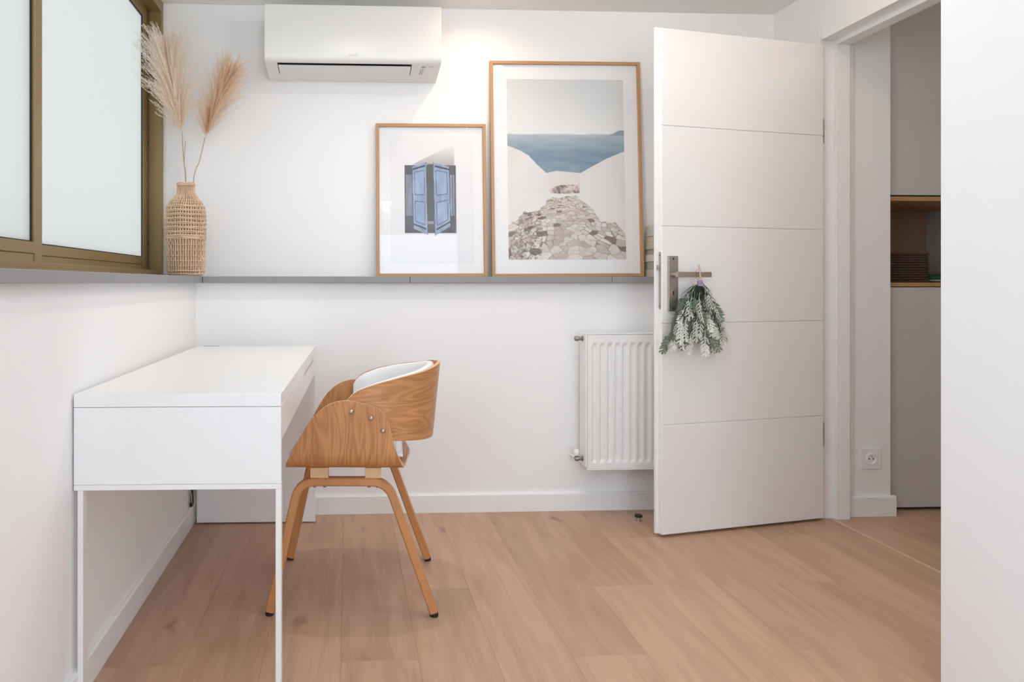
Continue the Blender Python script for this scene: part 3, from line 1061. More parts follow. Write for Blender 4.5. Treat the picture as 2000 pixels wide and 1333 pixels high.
def paint_sea(u, v):
    sky = lerp3((203, 206, 208), (222, 222, 221), np.clip(v / 0.3, 0, 1))
    img = sky.copy()
    # hills on the horizon
    hz = 0.312
    hill = 0.006 * (vnoise(u * 6, u * 0, 3, 3)) + 0.004 + 0.022 * np.clip((u - 0.90) / 0.06, 0, 1)
    m = (v < hz) & (v > hz - hill)
    img[m] = (176, 186, 192)
    m2 = m & (u > 0.88)
    img[m2] = (134, 150, 160)
    sea = lerp3((166, 179, 187), (120, 144, 160), np.clip((v - hz) / 0.10, 0, 1))
    sea += ((vnoise(u * 7, v * 60, 5, 4) - 0.5) * 26)[..., None]
    m = v >= hz
    img[m] = sea[m]
    # white walls
    edge = np.interp(u, [0, .1, .18, .25, .33, .42, .62, .68, .85, 1], [.37, .395, .425, .475, .522, .510, .522, .50, .44, .40])
    wallc = lerp3((216, 213, 211), (226, 222, 220), np.clip((v - 0.4) / 0.35, 0, 1)) - ((vnoise(u * 5, v * 5, 8, 3) - .5) * 8)[..., None]
    m = v > edge
    img[m] = wallc[m]
    m = poly_in(u, v, [(.33, .524), (.42, .512), (.62, .524), (.615, .585), (.44, .585), (.36, .61)])
    img[m] = (218, 209, 206)
    st = vnoise(u * 60, v * 90, 11, 3)
    st2 = vnoise(u * 22, v * 36, 12, 4)
    tex = lerp3((112, 96, 92), (214, 203, 197), np.clip((st * 0.5 + st2 * 0.5 - 0.33) / 0.28, 0, 1))
    m = poly_in(u, v, [(.35, .612), (.44, .588), (.61, .586), (.612, .632), (.5, .636), (.36, .634)])
    img[m] = tex[m] * 0.97
    jag = 0.02 * (vnoise(u * 30, v * 30, 21, 2) - .5)
    m = poly_in(u + jag, v + jag, [(.36, .655), (.58, .648), (.66, .69), (.72, .72), (.78, .785), (.92, .80), (1.05, .90), (1.05, 1.05), (-.05, 1.05), (-.05, .86), (.08, .77), (.14, .735), (.25, .725), (.31, .69)])
    # cobbles in perspective: irregular stones with dark joints, browner on the left
    w_ = np.clip(v - 0.56, 0.03, None)
    gx = (u - 0.46) / w_ * 4.6 + 0.5 * vnoise(u * 20, v * 30, 51, 2)
    gy = 3.6 / w_ + 0.5 * vnoise(u * 20, v * 30, 52, 2)
    f1, f2, cid = worley(gx, gy, 9)
    big = vnoise(u * 9, v * 20, 33, 3)
    tone_ = np.clip(0.25 + 0.75 * cid + 0.5 * (big - .5), 0, 1)
    base = lerp3((168, 152, 146), (222, 214, 208), tone_)
    base += ((vnoise(u * 110, v * 160, 36, 2) - .5) * 26)[..., None]
    dark = np.clip(1 - (f2 - f1) / 0.13, 0, 1) * np.clip(0.25 + 1.6 * (big - .3), 0, 0.95)
    dark = np.clip(dark + 0.75 * (cid < 0.09), 0, 1)
    left = poly_in(u, v, [(.0, 1), (.02, .90), (.12, .73), (.30, .73), (.28, 1)])
    dark = np.clip(dark + np.where(left, 0.5 * np.clip((vnoise(u * 70, v * 110, 35, 2) - .45) * 5, 0, 1), 0), 0, 1)
    cc = base * (1 - dark[..., None]) + np.array((112, 96, 90.))[None, None, :] * dark[..., None]
    img[m] = cc[m]
    return img


def paint_shutter(u, v):
    img = lerp3((230, 229, 231), (226, 225, 229), v)
    X, Y = 110 + u * 490, 485 + v * 710
    # soft grey cast shade of the lintel in the printed photograph
    m = poly_in(X, Y, [(240, 645), (330, 600), (480, 535), (490, 560), (488, 650)])
    sh = np.clip((Y - 540) / 110, 0, 1)
    img[m] = (lerp3((228, 227, 229), (172, 168, 168), sh))[m]
    n = vnoise(X / 14, Y / 60, 4, 4)
    m = (X > 197) & (X < 498) & (Y > 648) & (Y < 1027)
    img[m] = (lerp3((66, 66, 72), (104, 104, 112), n))[m]
    m = (X > 203) & (X < 240) & (Y > 700) & (Y < 930)
    img[m] = (lerp3((110, 114, 126), (150, 158, 172), n))[m]
    m = (X > 465) & (X < 490) & (Y > 700) & (Y < 930)
    img[m] = (lerp3((120, 124, 140), (165, 172, 190), n))[m]
    m = (X > 476) & (X < 480) & (Y > 700) & (Y < 930); img[m] = (82, 84, 92)
    m = (X > 330) & (X < 366) & (Y > 640) & (Y < 1027); img[m] = (88, 88, 86)
    m = (X > 330) & (X < 366) & (Y > 960) & (Y < 975); img[m] = (150, 148, 150)

    def leaf(q, lit, ins):
        m_ = poly_in(X, Y, q)
        img[m_] = (lerp3((122, 140, 172), (164, 180, 206), np.clip(n * 1.2 - .1 + lit, 0, 1)))[m_]
        (ax, ay), (bx_, by), (cx2, cy2), (dx, dy) = q

        def P(s, t):
            return ((ax * (1 - s) + bx_ * s) * (1 - t) + (dx * (1 - s) + cx2 * s) * t, (ay * (1 - s) + by * s) * (1 - t) + (dy * (1 - s) + cy2 * s) * t)

        def quad(s0, s1, t0, t1): return [P(s0, t0), P(s1, t0), P(s1, t1), P(s0, t1)]
        for t0, t1 in ((.10, .46), (.55, .88)):
            mo = poly_in(X, Y, quad(.14, .86, t0, t1)); img[mo] = (84, 100, 130)
            mi = poly_in(X, Y, quad(.18, .82, t0 + .012, t1 - .012)); img[mi] = (lerp3((126, 146, 180), (170, 188, 214), n))[mi]
        for t0, t1 in ((.035, .06), (.915, .94)):
            mo = poly_in(X, Y, quad(0, .9, t0, t1)); img[mo] = (62, 62, 70)
        mo = poly_in(X, Y, quad(-.02, .02, 0, 1)) | poly_in(X, Y, quad(.985, 1.01, 0, 1)); img[mo] = (70, 80, 104)
    leaf([(240, 655), (324, 628), (330, 1036), (246, 1000)], 0.05, 1)
    leaf([(460, 655), (364, 630), (372, 1042), (465, 986)], -0.02, 1)
    return img


def picture(name, label, bl, br_, tl, tr, z0, z1, yb, yt, margins, paint, res):
    """leaning frame: bottom at depth yb, top at depth yt; margins (left,right,bottom,top) of the print inside the frame"""
    w = (br_ - bl + tr - tl) / 2
    xm = (bl + br_ + tl + tr) / 4
    h = math.hypot(z1 - z0, yt - yb)
    tilt = math.atan2(yt - yb, z1 - z0)
    roll = math.atan2((bl + br_) / 2 - (tl + tr) / 2, z1 - z0)
    root = empty(name, ((bl + br_) / 2, yb, z0))
    root.rotation_euler = (-tilt, -roll, 0)
    tag(root, label, 'picture')
    f, dpt = 0.0145, 0.020
    box('frame_stile', -w / 2, -w / 2 + f, 0, dpt, 0, h, OAKF_V, root, 0.001)
    box('frame_stile', w / 2 - f, w / 2, 0, dpt, 0, h, OAKF_V, root, 0.001)
    box('frame_rail', -w / 2 + f, w / 2 - f, 0, dpt, 0, f, OAKF_H, root, 0.001)
    box('frame_rail', -w / 2 + f, w / 2 - f, 0, dpt, h - f, h, OAKF_H, root, 0.001)
    box('backing_board', -w / 2 + f, w / 2 - f, 0.0145, dpt - 0.001, f, h - f, plain('hardboard', (0.3, 0.22, 0.15), 0.8), root)
    box('mat_board', -w / 2 + f, w / 2 - f, 0.0120, 0.0140, f, h - f, MAT_BOARD, root)
    ml, mr_, mb, mt = margins
    x0, x1, zb2, zt2 = -w / 2 + ml, w / 2 - mr_, mb, h - mt
    nu, nv = res
    us, vs = np.linspace(0, 1, nu), np.linspace(0, 1, nv)
    co = np.zeros((nv, nu, 3))
    co[..., 0] = x0 + (x1 - x0) * us[None, :]
    co[..., 1] = 0.0117
    co[..., 2] = zt2 + (zb2 - zt2) * vs[:, None]
    idx = np.arange(nu * nv).reshape(nv, nu)
    faces = np.stack([idx[:-1, :-1], idx[1:, :-1], idx[1:, 1:], idx[:-1, 1:]], -1).reshape(-1, 4)
    me = bpy.data.meshes.new('print')
    me.from_pydata(co.reshape(-1, 3).tolist(), [], faces.tolist())
    U, V = np.meshgrid(us, vs)
    img = lin(np.clip(paint(U, V), 0, 255)).reshape(-1, 3)
    at = me.color_attributes.new('ink', 'FLOAT_COLOR', 'POINT')
    buf = np.ones((nu * nv, 4), np.float32)
    buf[:, :3] = img
    at.data.foreach_set('color', buf.ravel())
    link('print', me, PRINT, root)
    box('glass', -w / 2 + f, w / 2 - f, 0.0085, 0.0100, f, h - f, PGLASS, root)
    return root


picture('framed_picture', 'small oak-framed print of blue wooden shutters on the ledge', 0.129, 0.645, 0.130, 0.640, ZS1 + 0.001, 1.760, 3.36, 3.395,
        (0.064, 0.060, 0.061, 0.058), paint_shutter, (220, 310))
picture('framed_picture', 'large oak-framed print of a stone path leading to a blue sea', 0.664, 1.381, 0.662, 1.375, ZS1 + 0.001, 2.059, 3.355, 3.395,
        (0.080, 0.080, 0.080, 0.083), paint_sea, (280, 420))

# ------------------------------------------------------------------ radiator
rad = empty('panel_radiator', (1.034, 3.12, 0.208))
tag(rad, 'white ribbed panel radiator on the back wall behind the door', 'radiator')
RWID, RH, RD = 0.80, 0.592, 0.085
# fluted front sheet
per = 0.03333
cols = []
x = 0.0
cols += [(0.0, 0.0), (0.016, 0.0)]
nr = int((RWID - 0.032) / per)
for k in range(nr):
    xa = 0.016 + k * per
    cols += [(xa + 0.003, 0.0), (xa + 0.0095, 1.0), (xa + 0.0205, 1.0), (xa + 0.027, 0.0)]
cols += [(RWID - 0.016, 0.0), (RWID, 0.0)]
rows_ = [(0.0, 0.0), (0.024, 0.0), (0.040, 1.0), (RH - 0.062, 1.0), (RH - 0.046, 0.0), (RH - 0.012, 0.0)]
bm = bmesh.new()
V = [[bm.verts.new((cx2, 0.0 + 0.009 * a * b_, z + 0.006)) for cx2, a in cols] for z, b_ in rows_]
for i in range(len(rows_) - 1):
    for j in range(len(cols) - 1):
        bm.faces.new((V[i][j], V[i][j + 1], V[i + 1][j + 1], V[i + 1][j]))
r = bmesh.ops.extrude_face_region(bm, geom=bm.faces[:])
for v in [g for g in r['geom'] if isinstance(g, bmesh.types.BMVert)]: v.co.y += 0.010
link('front_sheet', bm_mesh(bm, 'front_sheet'), RADW, rad)
box('side_cover', -0.008, -0.0005, 0.004, RD, 0.012, RH, RADW, rad, 0.002)
box('side_cover', RWID + 0.0005, RWID + 0.008, 0.004, RD, 0.012, RH, RADW, rad, 0.002)
box('rim', -0.003, RWID + 0.003, -0.0015, 0.008, RH - 0.005, RH, RADW, rad, 0.001)
box('rim', -0.003, RWID + 0.003, -0.0015, 0.008, 0.0, 0.005, RADW, rad, 0.001)
box('rear_sheet', 0, RWID, RD - 0.012, RD, 0.006, RH - 0.006, RADW, rad, 0.002)
gl = [(0.0, RWID, 0.008, 0.012, RH - 0.004, RH - 0.001), (0.0, RWID, RD - 0.004, RD, RH - 0.004, RH - 0.001)]
gl += [(0.01 + k * 0.013, 0.017 + k * 0.013, 0.012, RD - 0.004, RH - 0.004, RH - 0.001) for k in range(int((RWID - 0.02) / 0.013))]
boxes('top_grille', gl, RADW, rad)
for xa in (0.12, RWID - 0.12):
    box('bracket', xa - 0.02, xa + 0.02, RD, YB - 3.1215, 0.08, RH - 0.08, RADW, rad)
for zz_ in (0.566, 0.040):
    v = lathe('valve', [(0.0, -0.045), (0.009, -0.045), (0.011, -0.042), (0.011, -0.030), (0.0075, -0.028), (0.0075, -0.014), (0.012, -0.013), (0.012, -0.008)],
              plain('valve_grey', (0.28, 0.27, 0.26), 0.35, metal=0.8), rad, (0.002, 0.045, zz_), 18, 'x')
lathe('valve_cap', [(0.0, 0.0), (0.011, 0.0), (0.013, 0.004), (0.013, 0.020), (0.009, 0.026), (0.0, 0.026)], RADW, rad, (-0.036, 0.045, 0.055), 18)
tube('valve_pipe', [(-0.036, 0.045, 0.04), (-0.036, 0.075, 0.04), (-0.036, YB - 3.1215, 0.04)], 0.006, RADW, rad, 10)

# ------------------------------------------------------------------ rattan vase and pampas stems
vx, vy = -0.703, 3.215
vase = empty('rattan_vase', (vx, vy, ZS1))
tag(vase, 'tall bottle-shaped woven rattan vase in the sill corner', 'vase')
VP = [(0.0, 0.060), (0.006, 0.068), (0.014, 0.0755), (0.035, 0.0795), (0.11, 0.081), (0.17, 0.083), (0.215, 0.0835), (0.26, 0.0832), (0.292, 0.080),
      (0.312, 0.073), (0.328, 0.062), (0.342, 0.049), (0.355, 0.041), (0.372, 0.0375), (0.392, 0.0365), (0.404, 0.037)]
vz, vr = [p[0] for p in VP], [p[1] for p in VP]
VR = lambda z: interp(z, vz, vr)
inner = [(0.0, 0.003)] + [(r_ - 0.0045, z + (0.003 if z < 0.001 else 0)) for z, r_ in VP] + [(r_ - 0.008, z) for z, r_ in VP[::-1][:-1]] + [(0.0, 0.012)]
lathe('liner', inner, RATTAN_D, vase, None, 48)
bm = bmesh.new()
rv = random.Random(3)
NS = 46
for k in range(NS):
    a = 2 * PI * k / NS
    pts = []
    for i in range(30):
        z = 0.004 + (0.400 - 0.004) * i / 29
        ja = a + rv.uniform(-0.012, 0.012) + (0.10 * math.sin((z - 0.31) / 0.09 * PI) if z > 0.31 else 0)
        r_ = VR(z) - 0.0012 + (0.0012 if (i + k) % 2 else -0.0012)
        pts.append((r_ * math.cos(ja), r_ * math.sin(ja), z))
    add_tube(bm, pts, 0.0024 if k % 2 else 0.0031, 5, lambda t: 1.0 if t < .8 else 1 - 0.45 * (t - .8) / .2, False)


def ring(z, rr, wob=0.0008, dr=0.0015):
    pts = []
    ph = rv.uniform(0, 6)
    for i in range(65):
        a = 2 * PI * i / 64
        r_ = VR(z) + dr
        pts.append((r_ * math.cos(a), r_ * math.sin(a), z + wob * math.sin(a * 5 + ph)))
    add_tube(bm, pts, rr, 5, None, False)


for z in (0.302, 0.284, 0.266, 0.248, 0.229, 0.210, 0.191):       # open chunky rows
    ring(z, 0.0026, dr=0.003); ring(z - 0.0048, 0.0021, dr=0.002)
for z in (0.176, 0.171, 0.166, 0.161): ring(z, 0.0025, dr=0.002)
for z in (0.135, 0.112, 0.088, 0.066, 0.045): ring(z, 0.0013, dr=0.0022)
for z in (0.024, 0.010, 0.004): ring(z, 0.0028, dr=0.001)
for z in (0.403, 0.399, 0.394): ring(z, 0.0027, dr=0.001)
for z in (0.345, 0.325, 0.315): ring(z, 0.0016, dr=0.002)
wv = link('weave', bm_mesh(bm, 'weave', True), RATTAN, vase)
wv['kind'] = 'stuff'


def curve_pts(pts, n):
    """Catmull-Rom through pts"""
    P = [Vector(p) for p in pts]
    P = [P[0] * 2 - P[1]] + P + [P[-1] * 2 - P[-2]]
    out = []
    m = len(P) - 3
    for i in range(n):
        t = i / (n - 1) * m
        k = min(int(t), m - 1)
        t -= k
        a, b_, c, d = P[k:k + 4]
        out.append(0.5 * ((2 * b_) + (c - a) * t + (2 * a - 5 * b_ + 4 * c - d) * t * t + (3 * b_ - a - 3 * c + d) * t ** 3))
    return out


def pampas(label, stem_pts, plume_pts, wid, mat, n, seed, splay, bias=(0, 0, 0), name='pampas_stem'):
    base = Vector(stem_pts[0])
    root = empty(name, base)
    tag(root, label, 'dried grass', 'pampas grass in the rattan vase')
    tube('stem', [Vector(p) - base for p in curve_pts(stem_pts, 14)], 0.0022, STRAW, root, 6)
    if not plume_pts:
        return root
    r = random.Random(seed)
    AX = curve_pts(plume_pts, 40)
    verts, faces, tone = [], [], []
    for i in range(n):
        # one feathery branchlet
        t = 0.02 + 0.80 * (i + r.random()) / n
        k = min(int(t * 38), 38)
        p = AX[k].lerp(AX[k + 1], min(1, t * 38 - k))
        d = (AX[min(k + 2, 39)] - AX[max(k - 1, 0)]).normalized()
        a = r.uniform(0, 2 * PI)
        u = d.orthogonal().normalized()
        side = (u * math.cos(a) + d.cross(u) * math.sin(a)).normalized()
        ln = wid * (0.55 + 0.55 * r.random()) * (0.62 + 0.6 * math.sin(PI * min(1.0, 0.12 + t)))
        sp_ = splay * (0.35 + 0.95 * r.random())
        dirv = (d * math.cos(sp_) + side * math.sin(sp_) + Vector(bias)).normalized()
        bend = side * ln * r.uniform(-0.02, 0.22) - Vector((0, 0, 1)) * ln * 0.05
        tn = r.random()
        C = lambda f: p + dirv * ln * f + bend * f * f
        bi = len(verts)
        for q in range(6):
            f = q / 5
            w = d.cross(side).normalized() * 0.0006 * (1 - 0.6 * f)
            verts += [tuple(C(f) - w - base), tuple(C(f) + w - base)]
            tone += [0.1 + 0.3 * f] * 2
        for q in range(5):
            b0 = bi + 2 * q
            faces.append((b0, b0 + 1, b0 + 3, b0 + 2))
        nh = int(46 + 26 * r.random())
        for h in range(nh):
            f = 0.12 + 0.9 * (h + r.random()) / nh
            f = min(f, 1.0)
            c = C(f)
            ta = (C(min(1, f + 0.05)) - C(f - 0.05)).normalized()
            rv_ = Vector((r.gauss(0, 1), r.gauss(0, 1), r.gauss(0, 1)))
            rv_ = (rv_ - ta * rv_.dot(ta)).normalized()
            hl_ = r.uniform(0.010, 0.021) * (1.1 - 0.45 * f)
            hv = (ta * 0.86 + rv_ * 0.5) * hl_
            ww = hv.cross(rv_).normalized() * 0.0008
            mid_ = c + hv * 0.5 + rv_ * hl_ * 0.06
            b0 = len(verts)
            verts += [tuple(c - ww * .6 - base), tuple(c + ww * .6 - base), tuple(mid_ + ww - base), tuple(mid_ - ww - base), tuple(c + hv - base)]
            tt = min(1, max(0, 0.25 + 0.55 * f + 0.5 * (tn - 0.4)))
            tone += [tt * 0.7, tt * 0.7, tt, tt, min(1, tt + .15)]
            faces.append((b0, b0 + 1, b0 + 2, b0 + 3))
            faces.append((b0 + 3, b0 + 2, b0 + 4))
    me = bpy.data.meshes.new('plume')
    me.from_pydata(verts, [], faces)
    at = me.attributes.new('tone', 'FLOAT', 'POINT')
    at.data.foreach_set('value', np.array(tone, np.float32))
    o = link('plume', me, mat, root)
    return root


sy = 3.215
kx = sy / 3.15


def sp(x, z, dy=0.0):
    """a point read at depth 3.15 carried to the vase's depth"""
    return (x * kx, sy + dy, CAM_H + (z - CAM_H) * kx)


pampas('pale cream pampas plume leaning left against the window',
       [(vx + 0.006, sy, ZS1 + 0.02), sp(-0.690, 1.444), sp(-0.700, 1.56), sp(-0.704, 1.66)],
       [sp(-0.704, 1.65), sp(-0.725, 1.75), sp(-0.748, 1.86), sp(-0.765, 1.97), sp(-0.778, 2.05)], 0.195, FLUFF, 520, 11, 0.54, (-0.03, 0, 0.04))
pampas('tan pampas plume leaning right away from the window',
       [(vx + 0.012, sy + 0.01, ZS1 + 0.02), sp(-0.660, 1.444, 0.01), sp(-0.633, 1.54, 0.01), sp(-0.608, 1.64, 0.0)],
       [sp(-0.608, 1.63), sp(-0.585, 1.72), sp(-0.553, 1.80), sp(-0.520, 1.88), sp(-0.490, 1.945)], 0.150, FLUFF2, 330, 12, 0.46, (0.03, 0, 0.02))
pampas('bare thin dry stalk between the two pampas plumes',
       [(vx - 0.004, sy - 0.01, ZS1 + 0.02), sp(-0.686, 1.444, -0.01), sp(-0.694, 1.53, -0.01), sp(-0.688, 1.62, -0.01)], None, 0, None, 0, 1, 0, name='dry_stalk')

# ------------------------------------------------------------------ dried silver-leaf bunch on the door handle
Rdoor = Matrix.Rotation(DA, 4, 'Z')
hx_ = DL - 0.047 - 0.078
bw = Vector((HX, HY, 0.012)) + Rdoor.to_3x3() @ Vector((hx_, 0.060, 1.050))
bunch = empty('dried_bouquet', bw, DA)
tag(bunch, 'hanging bunch of silver lobed leaves tied to the door handle', 'bouquet')
tube('twine_loop', [(0.0, -0.006 + 0.0125 * math.cos(a) - 0.0, -0.010 + 0.0200 * math.sin(a)) for a in np.linspace(0, 2 * PI, 25)], 0.0016, TWINE, bunch, 6)
tube('twine_tail', [(0.004, 0.004, 0.028), (0.001, 0.007, 0.005), (-0.002, 0.008, -0.03), (-0.002, 0.004, -0.055)], 0.0032, TWINE, bunch, 6)
# small lilac ribbon wound round the neck
bm = bmesh.new()
for q in range(5):
    add_tube(bm, [(0.009 * math.cos(a) - 0.002, 0.004 + 0.008 * math.sin(a), -0.034 - 0.005 * q - 0.004 * a / 6.28) for a in np.linspace(0, 2 * PI, 17)], 0.0026, 6, None, False)
add_tube(bm, [(-0.002, 0.012, -0.05), (-0.012, 0.016, -0.058), (-0.017, 0.014, -0.07)], 0.0026, 6)
link('ribbon', bm_mesh(bm, 'ribbon', True), LILAC, bunch)


def leaf_mesh(name, L, lobes, wid, seed):
    """pinnately lobed leaf along -z, slightly folded and curled; tone attribute"""
    r = random.Random(seed)
    verts, faces, tone = [], [], []

    def quad_strip(pts, w):
        b0 = len(verts)
        n_ = len(pts)
        for i, p in enumerate(pts):
            d = (Vector(pts[min(i + 1, n_ - 1)]) - Vector(pts[max(i - 1, 0)])).normalized()
            s = Vector((0, 1, 0)).cross(d).normalized() * w[i]
            verts.extend([tuple(Vector(p) - s), tuple(Vector(p) + s)])
            tone.extend([0.75 + 0.25 * r.random()] * 2)
        for i in range(n_ - 1):
            faces.append((b0 + 2 * i, b0 + 2 * i + 1, b0 + 2 * i + 3, b0 + 2 * i + 2))

    def cur(z):
        return 0.25 * (z / L) ** 2 * L * 0.6
    quad_strip([(0, cur(z), -z) for z in np.linspace(0, L, 7)], [0.0012, 0.0012, 0.0018, 0.0022, 0.0022, 0.0018, 0.0012])
    for k in range(lobes):
        f = 0.34 + 0.60 * k / (lobes - 1)
        z = L * f
        ln = wid * (0.55 + 0.45 * math.sin(PI * (0.15 + 0.75 * k / (lobes - 1)))) * r.uniform(0.85, 1.1)
        for s in (-1, 1):
            a = 0.75 + 0.25 * r.random()
            p0 = Vector((0, cur(z), -z))
            dv = Vector((s * math.sin(a), -0.12, -math.cos(a)))
            p1 = p0 + dv * ln * 0.55
            p2 = p0 + dv * ln + Vector((0, 0.15 * ln, -0.1 * ln))
            quad_strip([tuple(p0), tuple(p1), tuple(p2)], [0.0014, 0.0031, 0.0022])
    quad_strip([(0, cur(L), -L), (0, cur(L) + .002, -L * 1.06), (0.001, cur(L) + .004, -L * 1.12)], [0.002, 0.0046, 0.002])
    me = bpy.data.meshes.new(name)
    me.from_pydata(verts, [], faces)
    at = me.attributes.new('tone', 'FLOAT', 'POINT')
    at.data.foreach_set('value', np.array(tone, np.float32))
    for p in me.polygons: p.use_smooth = True
    return me


LM = [leaf_mesh('leaf', 0.096, 6, 0.024, 1), leaf_mesh('leaf', 0.084, 5, 0.023, 2), leaf_mesh('leaf', 0.072, 5, 0.020, 4)]
LMG = []
for q in LM:
    c = q.copy()
    q.materials.append(LEAF_S)
    c.materials.append(LEAF_G)
    LMG.append(c)
rb = random.Random(5)
bm = bmesh.new()
placed = []
for i in range(150):
    f = rb.random()
    top_layer = i < 44
    zt_ = -0.075 - 0.160 * (f ** 0.8) if not top_layer else -0.06 - 0.08 * f
    half = 0.020 + 0.098 * min(1, max(0.0, -zt_ - 0.045) / 0.15) ** 0.6
    xx = rb.uniform(-1, 1) * half * 0.92
    dpth = 0.0 + 0.050 * math.sqrt(max(0, 1 - (xx / (half + 1e-6)) ** 2)) * rb.random()
    silver = (i % 5 < 2) if not top_layer else (i % 4 == 0)
    yy = -0.030 + dpth + (0.018 if silver else 0.0)
    me_ = (LM if silver else LMG)[i % 3]
    if xx < -0.02 and zt_ < -0.20: pass
    o = link('leaf', me_, None, bunch, (xx, yy, zt_))
    o.rotation_euler = (rb.uniform(-0.35, 0.15), -xx * 3.6 + rb.uniform(-0.3, 0.3), rb.uniform(-0.6, 0.6))
    s_ = rb.uniform(0.75, 1.12)
    o.scale = (s_, s_, s_)
    add_tube(bm, [(xx * 0.03 - 0.002, 0.004, -0.05), (xx * 0.55, yy * 0.5, zt_ * 0.72), (xx, yy, zt_)], 0.0009, 4, None, False)
st = link('stems', bm_mesh(bm, 'stems', True), LEAF_G, bunch)
st['kind'] = 'stuff'

# ------------------------------------------------------------------ door stop on the floor
ds = empty('door_stop', (1.240, 3.078, 0.0))
tag(ds, 'small steel floor door stop beside the door edge', 'door stop')
lathe('post', [(0.0, 0.0), (0.014, 0.0), (0.014, 0.003), (0.0095, 0.004), (0.0095, 0.020), (0.0, 0.020)], CHROME, ds, None, 20)
lathe('rubber_ring', [(0.0095, 0.016), (0.0155, 0.017), (0.0165, 0.021), (0.0155, 0.026), (0.0, 0.027)], BLACK, ds, None, 20)

# ------------------------------------------------------------------ wall socket in the hall
so = empty('wall_socket', (2.279, 3.10, 0.205))
tag(so, 'white square wall socket above the hall baseboard', 'socket')
box('cover_plate', -0.046, 0.046, -0.009, 0.0, 0.0, 0.090, TRIMW, so, 0.002)
lathe('socket_well', [(0.0, -0.0094), (0.0185, -0.0094), (0.0205, -0.0135), (0.0235, -0.0135), (0.0245, -0.009)], TRIMW, so, (0.0, 0.0, 0.045), 32, 'y')
for dx, dz in ((-0.0095, 0.0), (0.0095, 0.0)):
    lathe('contact_hole', [(0.0, -0.0100), (0.0030, -0.0100), (0.0032, -0.0090)], BLACK, so, (dx, 0, 0.045 + dz), 12, 'y')
lathe('earth_pin', [(0.0, -0.0165), (0.0022, -0.0155), (0.0024, -0.0090)], CHROME, so, (0, 0, 0.0555), 12, 'y')

# ------------------------------------------------------------------ hall cabinet with open niche
cab = empty('built_in_cabinet', (2.41, 3.16, 0.0))
tag(cab, 'tall grey built-in hall cabinet with an oak niche', 'cabinet')


def cbox(nm, x0, x1, y0, y1, z0, z1, m, bev=0.0):
    o = box(nm, x0 - 2.41, x1 - 2.41, y0 - 3.16, y1 - 3.16, z0, z1, m, cab, bev)
    return o


CX1 = 3.02
cbox('upper_door', 2.412, CX1, 3.160, 3.178, 1.411, 2.28, CABG, 0.001)
cbox('lower_door', 2.412, CX1, 3.160, 3.178, 0.014, 0.998, CABG, 0.001)
cbox('top_board', 2.412, CX1, 3.160, 3.66, 1.385, 1.4045, OAKB, 0.001)
cbox('bottom_board', 2.412, CX1, 3.160, 3.66, 1.002, 1.0195, OAKB, 0.001)
cbox('niche_back', 2.412, CX1, 3.66, 3.676, 1.002, 1.4045, OAKN)
cbox('niche_side', 2.996, CX1, 3.18, 3.66, 1.0195, 1.385, CABG)
cbox('niche_side', 2.412, 2.428, 3.18, 3.66, 1.0195, 1.385, OAKN)
cbox('carcass', 2.412, CX1, 3.180, 3.676, 0.014, 1.000, CABG)
cbox('carcass', 2.412, CX1, 3.180, 3.676, 1.411, 2.28, CABG)
cbox('toe_gap_shade', 2.42, CX1, 3.20, 3.67, 0.0, 0.013, BLACK)  # black strip stands for the shade in the toe gap under the cabinet

# dark wicker basket in the niche: woven rows of rounded strands
bk = empty('wicker_basket', (2.553, 3.36, 1.0195))
tag(bk, 'dark brown woven basket in the cabinet niche', 'basket')
bw2, bd2, bh2 = 0.118, 0.10, 0.135
boxes('basket_shell', [(-bw2 + .006, bw2 - .006, -bd2 + .006, -bd2 + .012, 0.004, bh2 - .004), (-bw2 + .006, bw2 - .006, bd2 - .012, bd2 - .006, 0.004, bh2 - .004),
                       (-bw2 + .006, -bw2 + .012, -bd2 + .012, bd2 - .012, 0.004, bh2 - .004), (bw2 - .012, bw2 - .006, -bd2 + .012, bd2 - .012, 0.004, bh2 - .004),
                       (-bw2 + .012, bw2 - .012, -bd2 + .012, bd2 - .012, 0.004, 0.010)], WICK, bk)
bm = bmesh.new()
for r_ in range(12):
    z = 0.006 + r_ * (bh2 - 0.01) / 11
    pts = []
    n = 96
    for i in range(n + 1):
        t = (i % n) / n * 4
        s_ = int(t); f = t - s_
        k = (bw2, bd2)
        P4 = [(-bw2, -bd2), (bw2, -bd2), (bw2, bd2), (-bw2, bd2)]
        a, b_ = P4[s_], P4[(s_ + 1) % 4]
        x, y = a[0] + (b_[0] - a[0]) * f, a[1] + (b_[1] - a[1]) * f
        o_ = 0.0022 * (1 if ((i // 3) + r_) % 2 else -1)
        L_ = math.hypot(x / bw2, y / bd2)
        x += o_ * (1 if s_ == 1 else -1 if s_ == 3 else 0); y += o_ * (-1 if s_ == 0 else 1 if s_ == 2 else 0)
        pts.append((x, y, z))
    add_tube(bm, pts, 0.0062, 6, None, False)
wv = link('wicker_weave', bm_mesh(bm, 'wicker_weave', True), WICK, bk)
wv['kind'] = 'stuff'

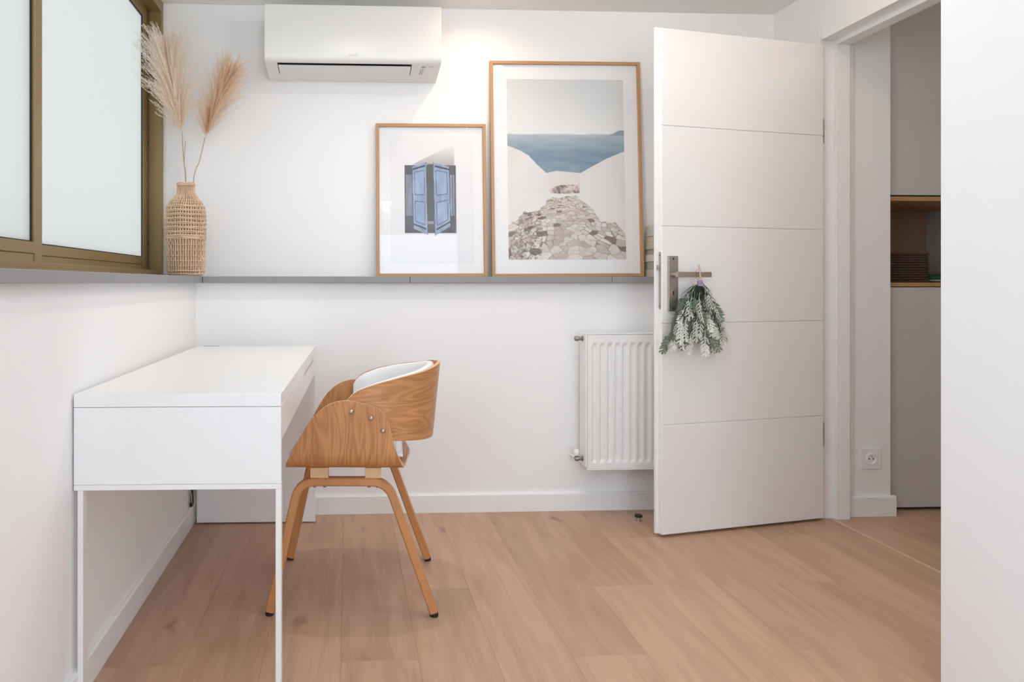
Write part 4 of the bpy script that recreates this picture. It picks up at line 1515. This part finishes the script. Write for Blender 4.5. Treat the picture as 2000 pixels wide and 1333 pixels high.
tray = lathe('porcelain_dish', [(0.0, 0.0), (0.055, 0.0), (0.085, 0.008), (0.088, 0.0125), (0.084, 0.0125), (0.055, 0.005), (0.0, 0.004)], PORC, None, (2.785, 3.30, 1.0197), 40)
tag(tray, 'shallow pale dish on the niche shelf beside the basket', 'dish')
bm = bmesh.new()
bmesh.ops.create_uvsphere(bm, u_segments=28, v_segments=14, radius=1.0)
for v in bm.verts:
    n_ = mnoise.noise(Vector((v.co.x * 2, v.co.y * 2, 3.1)))
    v.co = Vector((v.co.x * 0.088 * (1 + 0.06 * n_), v.co.y * 0.075, max(v.co.z, -0.45) * 0.020 + 0.009 + 0.003 * n_ * max(0, v.co.z)))
cl = link('green_pouch', bm_mesh(bm, 'green_pouch', True), GREEN, None, (2.785, 3.30, 1.0197 + 0.0125))
tag(cl, 'flat dark green pouch lying on the pale dish', 'pouch')

# ------------------------------------------------------------------ stack of books on the ledge, mostly behind the door
zc = ZS1 + 0.0006
cols_ = [('beige', (0.52, 0.46, 0.36)), ('grey-green', (0.36, 0.37, 0.29)), ('off-white', (0.62, 0.58, 0.50)), ('mauve', (0.42, 0.33, 0.30)), ('pale olive', (0.45, 0.44, 0.32)),
         ('sand', (0.55, 0.47, 0.36)), ('pale grey', (0.50, 0.50, 0.46)), ('cream', (0.60, 0.55, 0.45))]
ordn = ['lowest', 'second lowest', 'third from the bottom', 'fourth from the bottom', 'fourth from the top', 'third from the top', 'second from the top', 'topmost']
hts = [0.034, 0.036, 0.033, 0.024, 0.034, 0.026, 0.026, 0.024]
for k in range(8):
    h = hts[k]
    dx = [0, .004, .001, .006, .002, .005, .003, .007][k]
    bo = empty('book', (1.392 + dx, 3.31, zc))
    tag(bo, f'{cols_[k][0]} book, {ordn[k]} in the stack behind the door', 'book', 'books stacked on the ledge')
    cm = plain('cover_' + cols_[k][0].replace(' ', '_').replace('-', '_'), cols_[k][1], 0.5)
    pm = plain('page_edge', (0.62, 0.58, 0.48), 0.8)
    box('cover', 0, 0.21, -0.075, 0.075, 0, 0.0025, cm, bo)
    box('cover', 0, 0.21, -0.075, 0.075, h - 0.0035, h - 0.001, cm, bo)
    box('spine', 0, 0.0025, -0.075, 0.075, 0.0025, h - 0.0035, cm, bo)
    box('page_block', 0.004, 0.205, -0.072, 0.072, 0.0026, h - 0.0036, pm, bo)
    zc += h
# ------------------------------------------------------------------ cables hanging in the corner behind the desk
cb = empty('hanging_cables', (-0.6545, 3.10, 0.0825))
tag(cb, 'black and grey cables bunched in the corner behind the desk', 'cables')
for k, (xo, yo, m_, r_) in enumerate(((-0.0045, 0.0, CABLE_B, 0.0032), (0.0035, 0.002, CABLE_B, 0.0032), (0.0, -0.006, CABLE_G, 0.0016), (0.001, -0.007, CABLE_G, 0.0016))):
    pts = []
    for i in range(30):
        z = 0.010 + 0.46 * i / 29
        sw = math.sin(i * 0.35 + k * 1.9) * (0.0025 if k < 2 else 0.006)
        pts.append((xo + sw * (1 if k != 3 else -1), yo, z))
    tube('cable', pts, r_, m_, cb, 7)
box('plug', -0.006, 0.006, -0.009, 0.009, 0.0, 0.018, BLACK, cb, 0.003)
